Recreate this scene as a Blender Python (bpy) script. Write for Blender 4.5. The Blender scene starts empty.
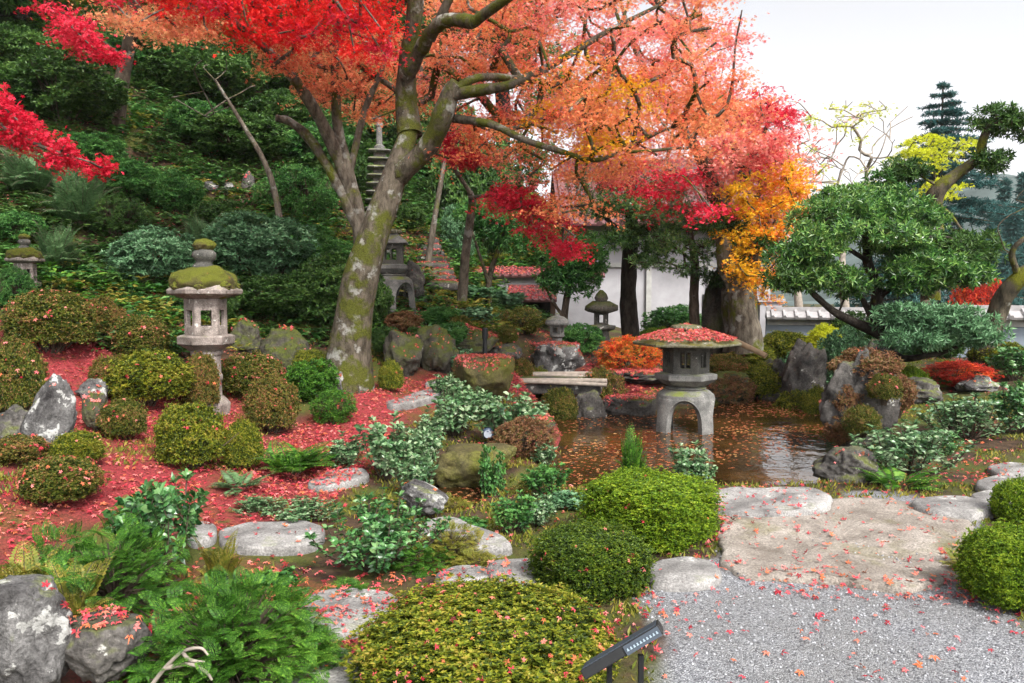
import bpy, math, random
import numpy as np
from mathutils import Vector, Matrix
from mathutils.bvhtree import BVHTree

random.seed(7)
RNG = np.random.default_rng(7)
SC = bpy.context.scene
COL = SC.collection
R = math.radians

# ------------------------------------------------------------------ camera
W, H, F = 1024.0, 683.0, 800.0
EYE = 1.65
PITCH = math.atan(51.0 / F)
cd = bpy.data.cameras.new('camera')
cd.sensor_width = 36.0
cd.lens = F / W * 36.0
cd.clip_start = 0.05
cd.clip_end = 2000.0
cam = bpy.data.objects.new('camera', cd)
cam.location = (0, 0, EYE)
cam.rotation_euler = (math.pi / 2 - PITCH, 0, 0)
COL.objects.link(cam)
SC.camera = cam
_cp, _sp = math.cos(PITCH), math.sin(PITCH)

def ray(px, py):
    X = (px - W / 2) / F
    Y = -(py - H / 2) / F
    return np.array([X, _cp + Y * _sp, -_sp + Y * _cp])

def P(px, py, D):
    """point seen at pixel px,py whose world y is D"""
    d = ray(px, py)
    t = D / d[1]
    return np.array([0, 0, EYE]) + d * t

def S(n, D):
    return n * D / F

# ------------------------------------------------------------------ numpy noise
def _hash(i, j, k, seed):
    h = (i.astype(np.int64) * 374761393 + j.astype(np.int64) * 668265263 + k.astype(np.int64) * 2147483647 + seed * 1274126177) & 0xffffffff
    h = ((h ^ (h >> 13)) * 1274126177) & 0xffffffff
    h = ((h ^ (h >> 16)) * 2246822519) & 0xffffffff
    h = h ^ (h >> 15)
    return (h & 0xffffff) / float(0xffffff)

def vnoise(p, seed=0):
    p = np.asarray(p, float)
    b = np.floor(p)
    f = p - b
    f = f * f * (3 - 2 * f)
    i, j, k = b[..., 0], b[..., 1], b[..., 2]
    out = 0
    for a in (0, 1):
        for c in (0, 1):
            for e in (0, 1):
                w = (f[..., 0] if a else 1 - f[..., 0]) * (f[..., 1] if c else 1 - f[..., 1]) * (f[..., 2] if e else 1 - f[..., 2])
                out = out + w * _hash(i + a, j + c, k + e, seed)
    return out * 2 - 1

def fbm(p, seed=0, octv=4):
    p = np.asarray(p, float)
    o, a, t = 0, 1.0, 0
    for n in range(octv):
        o = o + a * vnoise(p * (2 ** n) + 17.3 * n, seed + n)
        t += a
        a *= 0.5
    return o / t

def smooth(a, b, x):
    t = np.clip((x - a) / (b - a), 0, 1)
    return t * t * (3 - 2 * t)

# ------------------------------------------------------------------ mesh building
class MB:
    """collects numpy vertices and faces, then links them as ONE mesh object"""
    def __init__(self):
        self.V, self.Fs, self.n = [], [], 0
    def add(self, V, F, mat=0):
        V = np.asarray(V, float).reshape(-1, 3)
        groups = {}
        if isinstance(F, np.ndarray):
            groups[F.shape[1]] = F
        else:
            tmp = {}
            for f in F:
                tmp.setdefault(len(f), []).append(f)
            groups = {k: np.array(v) for k, v in tmp.items()}
        for k, f in groups.items():
            m = mat if isinstance(mat, np.ndarray) else np.full(len(f), mat)
            self.Fs.append((f + self.n, m))
        self.V.append(V)
        self.n += len(V)
        return self
    def data(self, name, smooth_=False):
        me = bpy.data.meshes.new(name)
        V = np.concatenate(self.V)
        me.vertices.add(len(V))
        me.vertices.foreach_set('co', V.ravel())
        loops = np.concatenate([f.ravel() for f, m in self.Fs])
        tot = np.concatenate([np.full(len(f), f.shape[1]) for f, m in self.Fs])
        mats = np.concatenate([m for f, m in self.Fs])
        start = np.concatenate([[0], np.cumsum(tot)[:-1]])
        me.loops.add(len(loops))
        me.loops.foreach_set('vertex_index', loops.astype(np.int32))
        me.polygons.add(len(tot))
        me.polygons.foreach_set('loop_start', start.astype(np.int32))
        me.polygons.foreach_set('loop_total', tot.astype(np.int32))
        me.polygons.foreach_set('material_index', mats.astype(np.int32))
        me.polygons.foreach_set('use_smooth', np.full(len(tot), smooth_))
        me.update(calc_edges=True)
        me.validate()
        return me

def obj(name, data, mats, parent=None, loc=None, sm=False, bevel=0.0):
    if isinstance(data, MB):
        data = data.data(name, sm)
    if not isinstance(mats, (list, tuple)):
        mats = [mats]
    if len(data.materials) == 0:
        for m in mats:
            data.materials.append(m)
    o = bpy.data.objects.new(name, data)
    COL.objects.link(o)
    for i, m in enumerate(mats):
        if data.materials[i] != m:
            o.material_slots[i].link = 'OBJECT'
            o.material_slots[i].material = m
    if parent is not None:
        o.parent = parent
    if loc is not None:
        o.location = loc
    if bevel:
        b = o.modifiers.new('bevel', 'BEVEL')
        b.width = bevel
        b.segments = 2
        b.limit_method = 'ANGLE'
        b.angle_limit = R(35)
    return o

def tag(o, label=None, cat=None, group=None, kind=None):
    if label: o['label'] = label
    if cat: o['category'] = cat
    if group: o['group'] = group
    if kind: o['kind'] = kind
    return o

def empty(name, loc, label, cat, group=None, rz=0.0, scale=None):
    o = bpy.data.objects.new(name, None)
    o.empty_display_size = 0.2
    COL.objects.link(o)
    o.location = loc
    o.rotation_euler = (0, 0, rz)
    if scale is not None:
        o.scale = scale
    return tag(o, label, cat, group)

def copy_tree(o, parent=None):
    c = o.copy()
    COL.objects.link(c)
    if parent is not None:
        c.parent = parent
    for ch in list(o.children):
        copy_tree(ch, c)
    return c

def unit(v):
    v = np.asarray(v, float)
    return v / np.maximum(np.linalg.norm(v, axis=-1, keepdims=True), 1e-9)

def basis(nrm, spin):
    """rotation matrices whose z axis is nrm, spun by spin"""
    n = unit(nrm)
    ref = np.where(np.abs(n[:, 2:3]) > 0.95, np.array([[1., 0, 0]]), np.array([[0, 0, 1.]]))
    x = unit(np.cross(ref, n))
    y = np.cross(n, x)
    c, s = np.cos(spin)[:, None], np.sin(spin)[:, None]
    x2 = x * c + y * s
    y2 = -x * s + y * c
    return np.stack([x2, y2, n], axis=2)

def inst(tv, tf, pos, Rm, sc):
    """instance a template on many frames"""
    N, k = len(pos), len(tv)
    sc = np.asarray(sc, float)
    if sc.ndim == 1:
        sc = sc[:, None]
    v = np.einsum('nij,nkj->nki', Rm, tv[None] * sc[:, None, :]) + pos[:, None, :]
    f = tf[None] + (np.arange(N) * k)[:, None, None]
    return v.reshape(-1, 3), f.reshape(-1, tf.shape[1])

# ------------------------------------------------------------------ leaf templates (lie along +y, normal +z)
def t_leaf(width=0.5, fold=0.12):
    v = np.array([[0, 0, 0], [width / 2, .45, fold], [0, 1, -0.04], [-width / 2, .45, fold]])
    return v, np.array([[0, 1, 2, 3]])

def t_leaf6(width=0.36, fold=0.06, droop=0.12):
    v = np.array([[0, 0, 0], [0, .38, .03], [0, .75, -.02], [0, 1.02, -droop],
                  [width / 2 * .85, .3, fold], [width / 2, .62, fold - .02], [-width / 2 * .85, .3, fold], [-width / 2, .62, fold - .02]])
    f = np.array([[0, 4, 1, 1], [1, 4, 5, 2], [2, 5, 3, 3], [0, 1, 6, 6], [1, 2, 7, 6], [2, 3, 7, 7]])
    return v, f

def t_star(lobes=5, curl=0.12, wid=0.17):
    angs = {5: [-112, -58, 0, 58, 112], 3: [-70, 0, 70], 7: [-130, -92, -48, 0, 48, 92, 130]}[lobes]
    lens = {5: [.62, .9, 1, .9, .62], 3: [.85, 1, .85], 7: [.42, .68, .92, 1, .92, .68, .42]}[lobes]
    V, Fq = [[0, 0, 0]], []
    for a, l in zip(angs, lens):
        a = R(a)
        dx, dy = math.sin(a), math.cos(a)
        px, py = dy, -dx
        b = len(V)
        V += [[dx * l * .45 + px * wid, dy * l * .45 + py * wid, curl * .4], [dx * l, dy * l, -curl], [dx * l * .45 - px * wid, dy * l * .45 - py * wid, curl * .4]]
        Fq.append([0, b, b + 1, b + 2])
    return np.array(V) * .55, np.array(Fq)

def t_crumpled():
    v, f = t_star(5, .30, .15)
    v = v.copy()
    v[:, 2] += np.abs(v[:, 0]) * .55 - np.abs(v[:, 1]) * .25
    v[:, 0] *= .72
    return v, f

def t_rosette(n=6, tilt=50, width=.42):
    lv, lf = t_leaf(width, .1)
    V, Fq = [], []
    for i in range(n):
        a = 2 * math.pi * i / n + (i % 2) * .3
        tl = R(tilt + (18 if i % 2 else -14))
        # leaf along +y raised from axis z by tilt
        c, s = math.cos(a), math.sin(a)
        m = np.array([[1, 0, 0], [0, math.sin(tl), -math.cos(tl)], [0, math.cos(tl), math.sin(tl)]])
        v = lv @ m.T
        rz = np.array([[c, -s, 0], [s, c, 0], [0, 0, 1]])
        V.append(v @ rz.T)
        Fq.append(lf + 4 * i)
    return np.concatenate(V), np.concatenate(Fq)

# ------------------------------------------------------------------ primitives
def catmull(pts, per=6):
    pts = np.asarray(pts, float)
    if len(pts) < 3:
        t = np.linspace(0, 1, per + 1)[:, None]
        return pts[0] * (1 - t) + pts[-1] * t
    p = np.vstack([2 * pts[0] - pts[1], pts, 2 * pts[-1] - pts[-2]])
    out = []
    for i in range(1, len(p) - 2):
        for t in np.linspace(0, 1, per, endpoint=False):
            a, b, c, d = p[i - 1], p[i], p[i + 1], p[i + 2]
            out.append(.5 * ((2 * b) + (c - a) * t + (2 * a - 5 * b + 4 * c - d) * t * t + (3 * b - a - 3 * c + d) * t ** 3))
    out.append(pts[-1])
    return np.array(out)

def tube(mb, pts, rad, sides=8, rough=0.0, seed=0, mat=0, cap=True):
    pts = np.asarray(pts, float)
    n = len(pts)
    rad = np.broadcast_to(np.asarray(rad, float), (n,))
    tan = unit(np.gradient(pts, axis=0))
    ref = np.array([0, 0, 1.]) if abs(tan[0][2]) < .9 else np.array([1., 0, 0])
    x = unit(np.cross(ref, tan[0]))
    V = []
    ang = np.arange(sides) * 2 * math.pi / sides
    for i in range(n):
        x = unit(x - tan[i] * np.dot(x, tan[i]))
        y = np.cross(tan[i], x)
        V.append(pts[i] + (np.cos(ang)[:, None] * x + np.sin(ang)[:, None] * y) * rad[i])
    V = np.array(V)
    if rough:
        nn = fbm(V * (0.6 / max(rad.max(), .01)) , seed, 4)
        d = unit(V - pts[:, None, :])
        V = V + d * (nn[..., None] * rough * rad[:, None, None])
    V = V.reshape(-1, 3)
    idx = np.arange(n - 1)[:, None] * sides
    a = np.arange(sides)[None]
    b = (a + 1) % sides
    Fq = np.stack([idx + a, idx + b, idx + sides + b, idx + sides + a], axis=-1).reshape(-1, 4)
    mb.add(V, Fq, mat)
    if cap:
        mb.add(np.vstack([V[-sides:]]), [list(range(sides))], mat)
        mb.add(np.vstack([V[:sides]]), [list(range(sides))[::-1]], mat)

def box(mb, cx, cy, cz, sx, sy, sz, rz=0.0, mat=0, rx=0.0, ry=0.0):
    v = np.array([[x, y, z] for x in (-.5, .5) for y in (-.5, .5) for z in (-.5, .5)]) * [sx, sy, sz]
    m = np.array(Matrix.Rotation(rz, 3, 'Z') @ Matrix.Rotation(ry, 3, 'Y') @ Matrix.Rotation(rx, 3, 'X'))
    v = v @ m.T + [cx, cy, cz]
    mb.add(v, np.array([[0, 1, 3, 2], [4, 6, 7, 5], [0, 4, 5, 1], [2, 3, 7, 6], [0, 2, 6, 4], [1, 5, 7, 3]]), mat)

def lathe(mb, prof, n=24, rot=0.0, c=(0, 0, 0), mat=0, flare=0.0, wob=0.0, seed=0):
    """prof: list of (r,z); flare lifts polygon corners of the outer rim"""
    V = []
    for (r, z) in prof:
        for i in range(n):
            a = rot + 2 * math.pi * i / n
            V.append([c[0] + r * math.cos(a), c[1] + r * math.sin(a), c[2] + z])
    V = np.array(V)
    if wob:
        k = fbm(V * 6, seed, 3)
        V[:, :2] += (V[:, :2] - np.array(c[:2])) * (k[:, None] * wob)
        V[:, 2] += k * wob * .3
    m = len(prof)
    idx = np.arange(m - 1)[:, None] * n
    a = np.arange(n)[None]
    b = (a + 1) % n
    Fq = np.stack([idx + a, idx + b, idx + n + b, idx + n + a], axis=-1).reshape(-1, 4)
    mb.add(V, Fq, mat)
    mb.add(V[-n:], [list(range(n))], mat)
    mb.add(V[:n], [list(range(n))[::-1]], mat)

# icosphere cache
_ico = {}
def ico(sub):
    if sub not in _ico:
        import bmesh
        bm = bmesh.new()
        bmesh.ops.create_icosphere(bm, subdivisions=sub, radius=1)
        v = np.array([x.co[:] for x in bm.verts])
        f = np.array([[q.index for q in x.verts] for x in bm.faces])
        bm.free()
        _ico[sub] = (v, f)
    return _ico[sub]

def rock_mesh(sx, sy, sz, seed, sub=5, rough=0.28, cuts=9, flat_top=None):
    v, f = ico(sub)
    v = v.copy()
    rs = np.random.default_rng(seed)
    for _ in range(cuts):
        n = unit(rs.normal(size=3))
        d = rs.uniform(.62, .9)
        k = v @ n - d
        v = v - np.where(k > 0, k, 0)[:, None] * n * .93
    dirs = unit(v)
    for _ in range(cuts * 2):       # smaller chips
        n = unit(rs.normal(size=3))
        d = np.max(v @ n) * rs.uniform(.80, .93)
        k = v @ n - d
        v = v - np.where(k > 0, k, 0)[:, None] * n * .9
    rid = 1 - np.abs(fbm(v * 2.6, seed + 9, 4)) * 2.4
    v = v + dirs * (fbm(v * 1.3, seed, 3)[:, None] * rough * 1.2) + dirs * (rid[:, None] * rough * .38) + dirs * (fbm(v * 8, seed + 3, 4)[:, None] * rough * .32)
    if flat_top is not None:
        k = v[:, 2] - flat_top
        v[:, 2] = np.where(k > 0, flat_top + k * .12, v[:, 2])
    v = v * [sx, sy, sz]
    mb = MB()
    mb.add(v, f)
    return mb
HAZE, SUN, SUN_ANGLE, EXPO = 0.0003, 1.4, 10, 1.5
# ------------------------------------------------------------------ materials
def new_mat(name):
    m = bpy.data.materials.new(name)
    m.use_nodes = True
    nt = m.node_tree
    nt.nodes.clear()
    return m, nt, nt.nodes, nt.links

def ramp(nodes, stops, interp='LINEAR'):
    r = nodes.new('ShaderNodeValToRGB')
    r.color_ramp.interpolation = interp
    els = r.color_ramp.elements
    while len(els) < len(stops):
        els.new(0.5)
    for e, (p, c) in zip(els, stops):
        e.position = p
        e.color = (*c, 1)
    return r

def noise(nodes, links, vec, scale, detail=5, rough=.55):
    n = nodes.new('ShaderNodeTexNoise')
    n.inputs['Scale'].default_value = scale
    n.inputs['Detail'].default_value = detail
    n.inputs['Roughness'].default_value = rough
    links.new(vec, n.inputs['Vector'])
    return n

def foliage(name, cols, trans=.3, rough=.5, patch=1.3, patch_amt=.5, spec=.3):
    """cols: 3-5 colours a leaf can have; each leaf picks one, neighbours lean the same way"""
    m, nt, N, L = new_mat(name)
    geo = N.new('ShaderNodeNewGeometry')
    tc = N.new('ShaderNodeTexCoord')
    nz = noise(N, L, tc.outputs['Object'], patch, 3)
    st = N.new('ShaderNodeMapRange')
    st.inputs['From Min'].default_value = .32
    st.inputs['From Max'].default_value = .68
    L.new(nz.outputs['Fac'], st.inputs['Value'])
    mx = N.new('ShaderNodeMix')
    mx.inputs['Factor'].default_value = patch_amt
    L.new(geo.outputs['Random Per Island'], mx.inputs['A'])
    L.new(st.outputs['Result'], mx.inputs['B'])
    n = len(cols)
    rp = ramp(N, [(.1 + .8 * i / (n - 1), c) for i, c in enumerate(cols)])
    L.new(mx.outputs['Result'], rp.inputs['Fac'])
    pb = N.new('ShaderNodeBsdfPrincipled')
    pb.inputs['Roughness'].default_value = rough
    pb.inputs['Specular IOR Level'].default_value = spec
    L.new(rp.outputs['Color'], pb.inputs['Base Color'])
    tr = N.new('ShaderNodeBsdfTranslucent')
    L.new(rp.outputs['Color'], tr.inputs['Color'])
    ms = N.new('ShaderNodeMixShader')
    ms.inputs['Fac'].default_value = trans
    out = N.new('ShaderNodeOutputMaterial')
    L.new(pb.outputs[0], ms.inputs[1])
    L.new(tr.outputs[0], ms.inputs[2])
    L.new(ms.outputs[0], out.inputs['Surface'])
    return m

def mixc(N, L, fac, a, b):
    mx = N.new('ShaderNodeMix')
    mx.data_type = 'RGBA'
    for s, v in ((0, fac), (6, a), (7, b)):
        if isinstance(v, tuple):
            mx.inputs[s].default_value = (*v, 1)
        elif isinstance(v, float):
            mx.inputs[s].default_value = v
        else:
            L.new(v, mx.inputs[s])
    return mx.outputs[2]

def maprange(N, L, v, a, b, c=0., d=1.):
    m = N.new('ShaderNodeMapRange')
    m.inputs['From Min'].default_value = a
    m.inputs['From Max'].default_value = b
    m.inputs['To Min'].default_value = c
    m.inputs['To Max'].default_value = d
    L.new(v, m.inputs['Value'])
    return m.outputs['Result']

def math_(N, L, op, a, b):
    m = N.new('ShaderNodeMath')
    m.operation = op
    for i, v in enumerate((a, b)):
        if isinstance(v, (int, float)):
            m.inputs[i].default_value = v
        else:
            L.new(v, m.inputs[i])
    return m.outputs[0]

def stone(name, dark, light, moss=(.10, .12, .015), moss_amt=.3, up=True, lichen=.15, scale=3.0, bump=.5, rough=.85, lichen_col=(.5, .5, .46), fine=40.):
    """weathered stone: mottled greys, pale lichen spots, moss mostly on faces that look up"""
    m, nt, N, L = new_mat(name)
    tc = N.new('ShaderNodeTexCoord')
    geo = N.new('ShaderNodeNewGeometry')
    v = tc.outputs['Object']
    n1 = noise(N, L, v, scale, 8, .65)
    n2 = noise(N, L, v, scale * 1.9, 6, .6)
    n3 = noise(N, L, v, fine, 4, .7)
    n4 = noise(N, L, v, scale * .8, 5, .6)
    base = mixc(N, L, maprange(N, L, n1.outputs['Fac'], .35, .65), dark, light)
    sp = maprange(N, L, n3.outputs['Fac'], .33, .7, .5, 1.35)
    vm = N.new('ShaderNodeMix'); vm.data_type = 'RGBA'; vm.blend_type = 'MULTIPLY'
    vm.inputs[0].default_value = 1
    L.new(base, vm.inputs[6])
    L.new(sp, vm.inputs[7])
    c = vm.outputs[2]
    lf = maprange(N, L, n2.outputs['Fac'], .70 - lichen * .5, .72 - lichen * .5)
    c = mixc(N, L, math_(N, L, 'MULTIPLY', lf, .8), c, lichen_col)
    sep = N.new('ShaderNodeSeparateXYZ')
    L.new(geo.outputs['Normal'], sep.inputs[0])
    upf = maprange(N, L, sep.outputs['Z'], -.1, .8) if up else maprange(N, L, sep.outputs['Z'], -3, -2)
    mf = math_(N, L, 'ADD', math_(N, L, 'MULTIPLY', upf, .25 if up else 0), n4.outputs['Fac'])
    th = .86 - moss_amt * .5
    mf = math_(N, L, 'MULTIPLY', maprange(N, L, mf, th - .08, th + .10), maprange(N, L, n3.outputs['Fac'], .25, .55, .45, 1.))
    mosscol = mixc(N, L, maprange(N, L, n3.outputs['Fac'], .3, .7), moss, tuple(x * 1.7 for x in moss))
    c = mixc(N, L, mf, c, mosscol)
    pb = N.new('ShaderNodeBsdfPrincipled')
    pb.inputs['Roughness'].default_value = rough
    pb.inputs['Specular IOR Level'].default_value = .25
    L.new(c, pb.inputs['Base Color'])
    bp = N.new('ShaderNodeBump')
    bp.inputs['Strength'].default_value = bump
    bp.inputs['Distance'].default_value = .03
    h = math_(N, L, 'ADD', math_(N, L, 'MULTIPLY', n3.outputs['Fac'], .35), math_(N, L, 'ADD', n1.outputs['Fac'], math_(N, L, 'MULTIPLY', mf, .25)))
    L.new(h, bp.inputs['Height'])
    L.new(bp.outputs[0], pb.inputs['Normal'])
    out = N.new('ShaderNodeOutputMaterial')
    L.new(pb.outputs[0], out.inputs['Surface'])
    return m

def plain(name, col, rough=.6, var=.25, scale=8., metallic=0., bump=.2, spec=.4):
    m, nt, N, L = new_mat(name)
    tc = N.new('ShaderNodeTexCoord')
    n1 = noise(N, L, tc.outputs['Object'], scale, 6, .6)
    c = mixc(N, L, maprange(N, L, n1.outputs['Fac'], .3, .7), tuple(x * (1 - var) for x in col), tuple(min(1, x * (1 + var)) for x in col))
    pb = N.new('ShaderNodeBsdfPrincipled')
    pb.inputs['Roughness'].default_value = rough
    pb.inputs['Metallic'].default_value = metallic
    pb.inputs['Specular IOR Level'].default_value = spec
    L.new(c, pb.inputs['Base Color'])
    if bump:
        bp = N.new('ShaderNodeBump')
        bp.inputs['Strength'].default_value = bump
        bp.inputs['Distance'].default_value = .01
        L.new(n1.outputs['Fac'], bp.inputs['Height'])
        L.new(bp.outputs[0], pb.inputs['Normal'])
    out = N.new('ShaderNodeOutputMaterial')
    L.new(pb.outputs[0], out.inputs['Surface'])
    return m

def bark(name, dark, light, moss_amt, lichen, moss=(.13, .14, .01), scale=7.):
    m, nt, N, L = new_mat(name)
    tc = N.new('ShaderNodeTexCoord')
    mp = N.new('ShaderNodeMapping')
    mp.inputs['Scale'].default_value = (1, 1, .35)
    L.new(tc.outputs['Object'], mp.inputs['Vector'])
    n1 = noise(N, L, mp.outputs[0], scale * 1.6, 8, .7)
    n2 = noise(N, L, tc.outputs['Object'], scale * .45, 6, .62)
    n3 = noise(N, L, tc.outputs['Object'], scale * .33, 6, .6)
    n5 = noise(N, L, tc.outputs['Object'], 60, 4, .7)
    c = mixc(N, L, maprange(N, L, n1.outputs['Fac'], .38, .62), dark, light)
    c = mixc(N, L, math_(N, L, 'MULTIPLY', maprange(N, L, n2.outputs['Fac'], .70 - lichen * .28, .76 - lichen * .28), .75), c, (.30, .30, .27))
    th = .74 - moss_amt * .4
    mf = maprange(N, L, n3.outputs['Fac'], th - .05, th + .04)
    mc = mixc(N, L, maprange(N, L, n5.outputs['Fac'], .3, .7), tuple(x * .5 for x in moss), tuple(x * 1.7 for x in moss))
    c = mixc(N, L, mf, c, mc)
    pb = N.new('ShaderNodeBsdfPrincipled')
    pb.inputs['Roughness'].default_value = .9
    pb.inputs['Specular IOR Level'].default_value = .2
    L.new(c, pb.inputs['Base Color'])
    bp = N.new('ShaderNodeBump')
    bp.inputs['Strength'].default_value = .9
    bp.inputs['Distance'].default_value = .025
    h = math_(N, L, 'ADD', n1.outputs['Fac'], math_(N, L, 'ADD', math_(N, L, 'MULTIPLY', n5.outputs['Fac'], .4), math_(N, L, 'MULTIPLY', mf, .3)))
    L.new(h, bp.inputs['Height'])
    L.new(bp.outputs[0], pb.inputs['Normal'])
    out = N.new('ShaderNodeOutputMaterial')
    L.new(pb.outputs[0], out.inputs['Surface'])
    return m

M = {}
M['maple_orange'] = foliage('maple_orange', [(.78, .10, .06), (.86, .24, .11), (.90, .36, .15), (.92, .48, .16)], .5, .5, 1.2, .45)
M['maple_salmon'] = foliage('maple_salmon', [(.76, .13, .08), (.86, .26, .14), (.91, .40, .20), (.92, .54, .25)], .5, .5, 1.2, .45)
M['maple_red'] = foliage('maple_red', [(.60, .006, .012), (.85, .018, .02), (.92, .06, .03)], .38, .45, 1.0, .4)
M['maple_crimson'] = foliage('maple_crimson', [(.45, .004, .02), (.72, .012, .05), (.85, .08, .13)], .38, .45, 1.0, .4)
M['maple_pink'] = foliage('maple_pink', [(.74, .07, .09), (.86, .20, .19), (.90, .36, .29), (.90, .48, .32)], .5, .5, .8, .45)
M['yellow_leaf'] = foliage('yellow_leaf', [(.90, .18, .02), (.92, .50, .02), (.95, .68, .03)], .38, .5, 1.0, .5)
M['lime_leaf'] = foliage('lime_leaf', [(.42, .48, .02), (.62, .66, .03), (.72, .72, .06)], .5, .5, 1.0, .5)
M['azalea'] = foliage('azalea', [(.015, .03, .005), (.05, .08, .008), (.13, .17, .012), (.27, .28, .02), (.36, .28, .05)], .3, .5, 2.0, .35)
M['azalea_bright'] = foliage('azalea_bright', [(.03, .07, .006), (.09, .18, .01), (.20, .31, .015), (.34, .42, .03)], .3, .5, 2.0, .35)
M['azalea_olive'] = foliage('azalea_olive', [(.02, .03, .007), (.07, .09, .012), (.14, .15, .02), (.24, .16, .04), (.42, .16, .09)], .3, .55, 1.8, .3)
M['azalea_rust'] = foliage('azalea_rust', [(.015, .03, .006), (.05, .08, .01), (.11, .14, .015), (.20, .18, .03), (.42, .19, .10)], .3, .55, 1.8, .3)
M['azalea_dark'] = foliage('azalea_dark', [(.01, .025, .005), (.035, .075, .008), (.09, .15, .012), (.20, .26, .02)], .25, .45, 2.0, .3)
M['heather_red'] = foliage('heather_red', [(.25, .04, .02), (.55, .04, .03), (.75, .08, .04), (.80, .22, .03)], .4, .55, 1.6, .45)
M['orange_shrub'] = foliage('orange_shrub', [(.55, .02, .015), (.75, .06, .025), (.80, .20, .03), (.35, .24, .03), (.10, .12, .02)], .3, .5, 2.2, .45)
M['fern'] = foliage('fern', [(.015, .05, .008), (.035, .12, .012), (.08, .22, .02), (.18, .34, .04)], .35, .5, 2.0, .35)
M['fern_pale'] = foliage('fern_pale', [(.05, .12, .04), (.09, .18, .07), (.16, .26, .11)], .3, .5, 2.0, .35)
M['fern_yellow'] = foliage('fern_yellow', [(.10, .14, .02), (.22, .22, .03), (.36, .28, .06)], .35, .5, 2.0, .35)
M['camellia'] = foliage('camellia', [(.015, .06, .015), (.035, .12, .03), (.07, .20, .05), (.17, .30, .11)], .15, .28, 2.5, .25, spec=.6)
M['laurel'] = foliage('laurel', [(.03, .08, .03), (.06, .15, .05), (.13, .24, .10), (.30, .38, .22)], .2, .32, 2.5, .25, spec=.55)
M['dark_green'] = foliage('dark_green', [(.012, .03, .008), (.03, .08, .016), (.07, .15, .03), (.13, .23, .05)], .25, .45, .8, .4)
M['mid_green'] = foliage('mid_green', [(.015, .06, .015), (.04, .14, .03), (.09, .24, .05), (.16, .32, .08)], .3, .45, .9, .4)
M['grey_green'] = foliage('grey_green', [(.03, .07, .035), (.07, .16, .07), (.13, .28, .13), (.24, .40, .22)], .25, .4, 1.2, .4)
M['pine_green'] = foliage('pine_green', [(.015, .06, .015), (.05, .15, .03), (.12, .27, .05), (.26, .40, .10)], .25, .32, 1.2, .3, spec=.6)
M['haze_tinted_conifer'] = foliage('haze_tinted_conifer', [(.02, .08, .08), (.04, .12, .11), (.07, .17, .15)], .2, .6, .2, .4)  # blue green needles, with the pale blue fade of distance haze put into the colour
M['rust_fern'] = foliage('rust_fern', [(.05, .03, .012), (.14, .07, .03), (.30, .13, .07), (.10, .11, .02), (.36, .20, .12)], .3, .6, 1.6, .5)
M['litter'] = foliage('litter', [(.12, .012, .012), (.38, .020, .035), (.58, .06, .085), (.66, .22, .20), (.60, .16, .06), (.22, .07, .035)], .15, .6, .9, .3)
M['litter_float'] = foliage('litter_float', [(.14, .03, .012), (.28, .07, .03), (.42, .16, .06), (.50, .30, .12)], .1, .5, .9, .3)
M['bark_moss'] = bark('bark_moss', (.035, .028, .018), (.12, .10, .075), .55, .50, moss=(.055, .06, .008), scale=10.)
M['bark_lichen'] = bark('bark_lichen', (.05, .04, .03), (.18, .155, .12), .35, .5, moss=(.08, .09, .01))
M['bark_dark'] = bark('bark_dark', (.018, .014, .011), (.06, .05, .04), .12, .1)
M['bark_brown'] = bark('bark_brown', (.04, .03, .022), (.13, .10, .075), .2, .35)
M['bark_green'] = bark('bark_green', (.03, .026, .018), (.12, .10, .07), .45, .25, moss=(.10, .105, .008))
M['twig'] = plain('twig', (.07, .05, .035), .85, .4, 12)
M['twig_pale'] = plain('twig_pale', (.28, .24, .20), .85, .35, 12)
M['granite'] = stone('granite', (.09, .09, .085), (.24, .235, .22), moss_amt=.05, lichen=.05, scale=5, bump=.25, fine=90.)
M['granite_warm'] = stone('granite_warm', (.12, .10, .085), (.34, .29, .26), moss_amt=.0, lichen=.16, scale=6, bump=.4, fine=80.)
M['granite_dark'] = stone('granite_dark', (.045, .045, .04), (.12, .115, .10), moss_amt=.12, lichen=.10, scale=5, bump=.4, fine=80.)
M['_rm'] = stone('roof_moss', (.17, .15, .10), (.30, .27, .22), moss=(.16, .17, .008), moss_amt=.75, lichen=.2, scale=5, bump=.9, fine=60.)
M['roof_edge'] = stone('roof_edge', (.10, .10, .05), (.2, .19, .14), moss=(.06, .055, .01), moss_amt=.3, up=True, lichen=.1, scale=8, bump=.6)
M['rock'] = stone('rock', (.018, .017, .016), (.13, .12, .11), moss=(.06, .07, .012), moss_amt=.22, lichen=.12, scale=2.6, bump=.8)
M['rock_pale'] = stone('rock_pale', (.022, .02, .02), (.20, .195, .19), moss_amt=.12, lichen=.26, scale=4.2, bump=1., lichen_col=(.42, .42, .40), fine=70.)
M['rock_moss'] = stone('rock_moss', (.03, .027, .02), (.12, .11, .09), moss=(.045, .055, .008), moss_amt=.50, lichen=.08, scale=2.2, bump=.9)
M['rock_yellow'] = stone('rock_yellow', (.05, .045, .02), (.13, .11, .04), moss=(.06, .065, .008), moss_amt=.62, up=False, lichen=.0, scale=3, bump=.9)
M['paver'] = stone('paver', (.12, .115, .11), (.36, .35, .335), moss_amt=-.15, lichen=.10, scale=3.2, bump=.7, fine=80.)
M['paver_tan'] = stone('paver_tan', (.17, .145, .12), (.40, .36, .315), moss=(.12, .11, .05), moss_amt=.0, lichen=.08, scale=2.6, bump=.9, fine=75., lichen_col=(.44, .41, .37))
M['plaster'] = plain('plaster', (.34, .335, .35), .9, .30, .8, bump=.05)
M['plaster_grey'] = plain('plaster_grey', (.20, .24, .28), .9, .25, .8, bump=.05)
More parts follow.
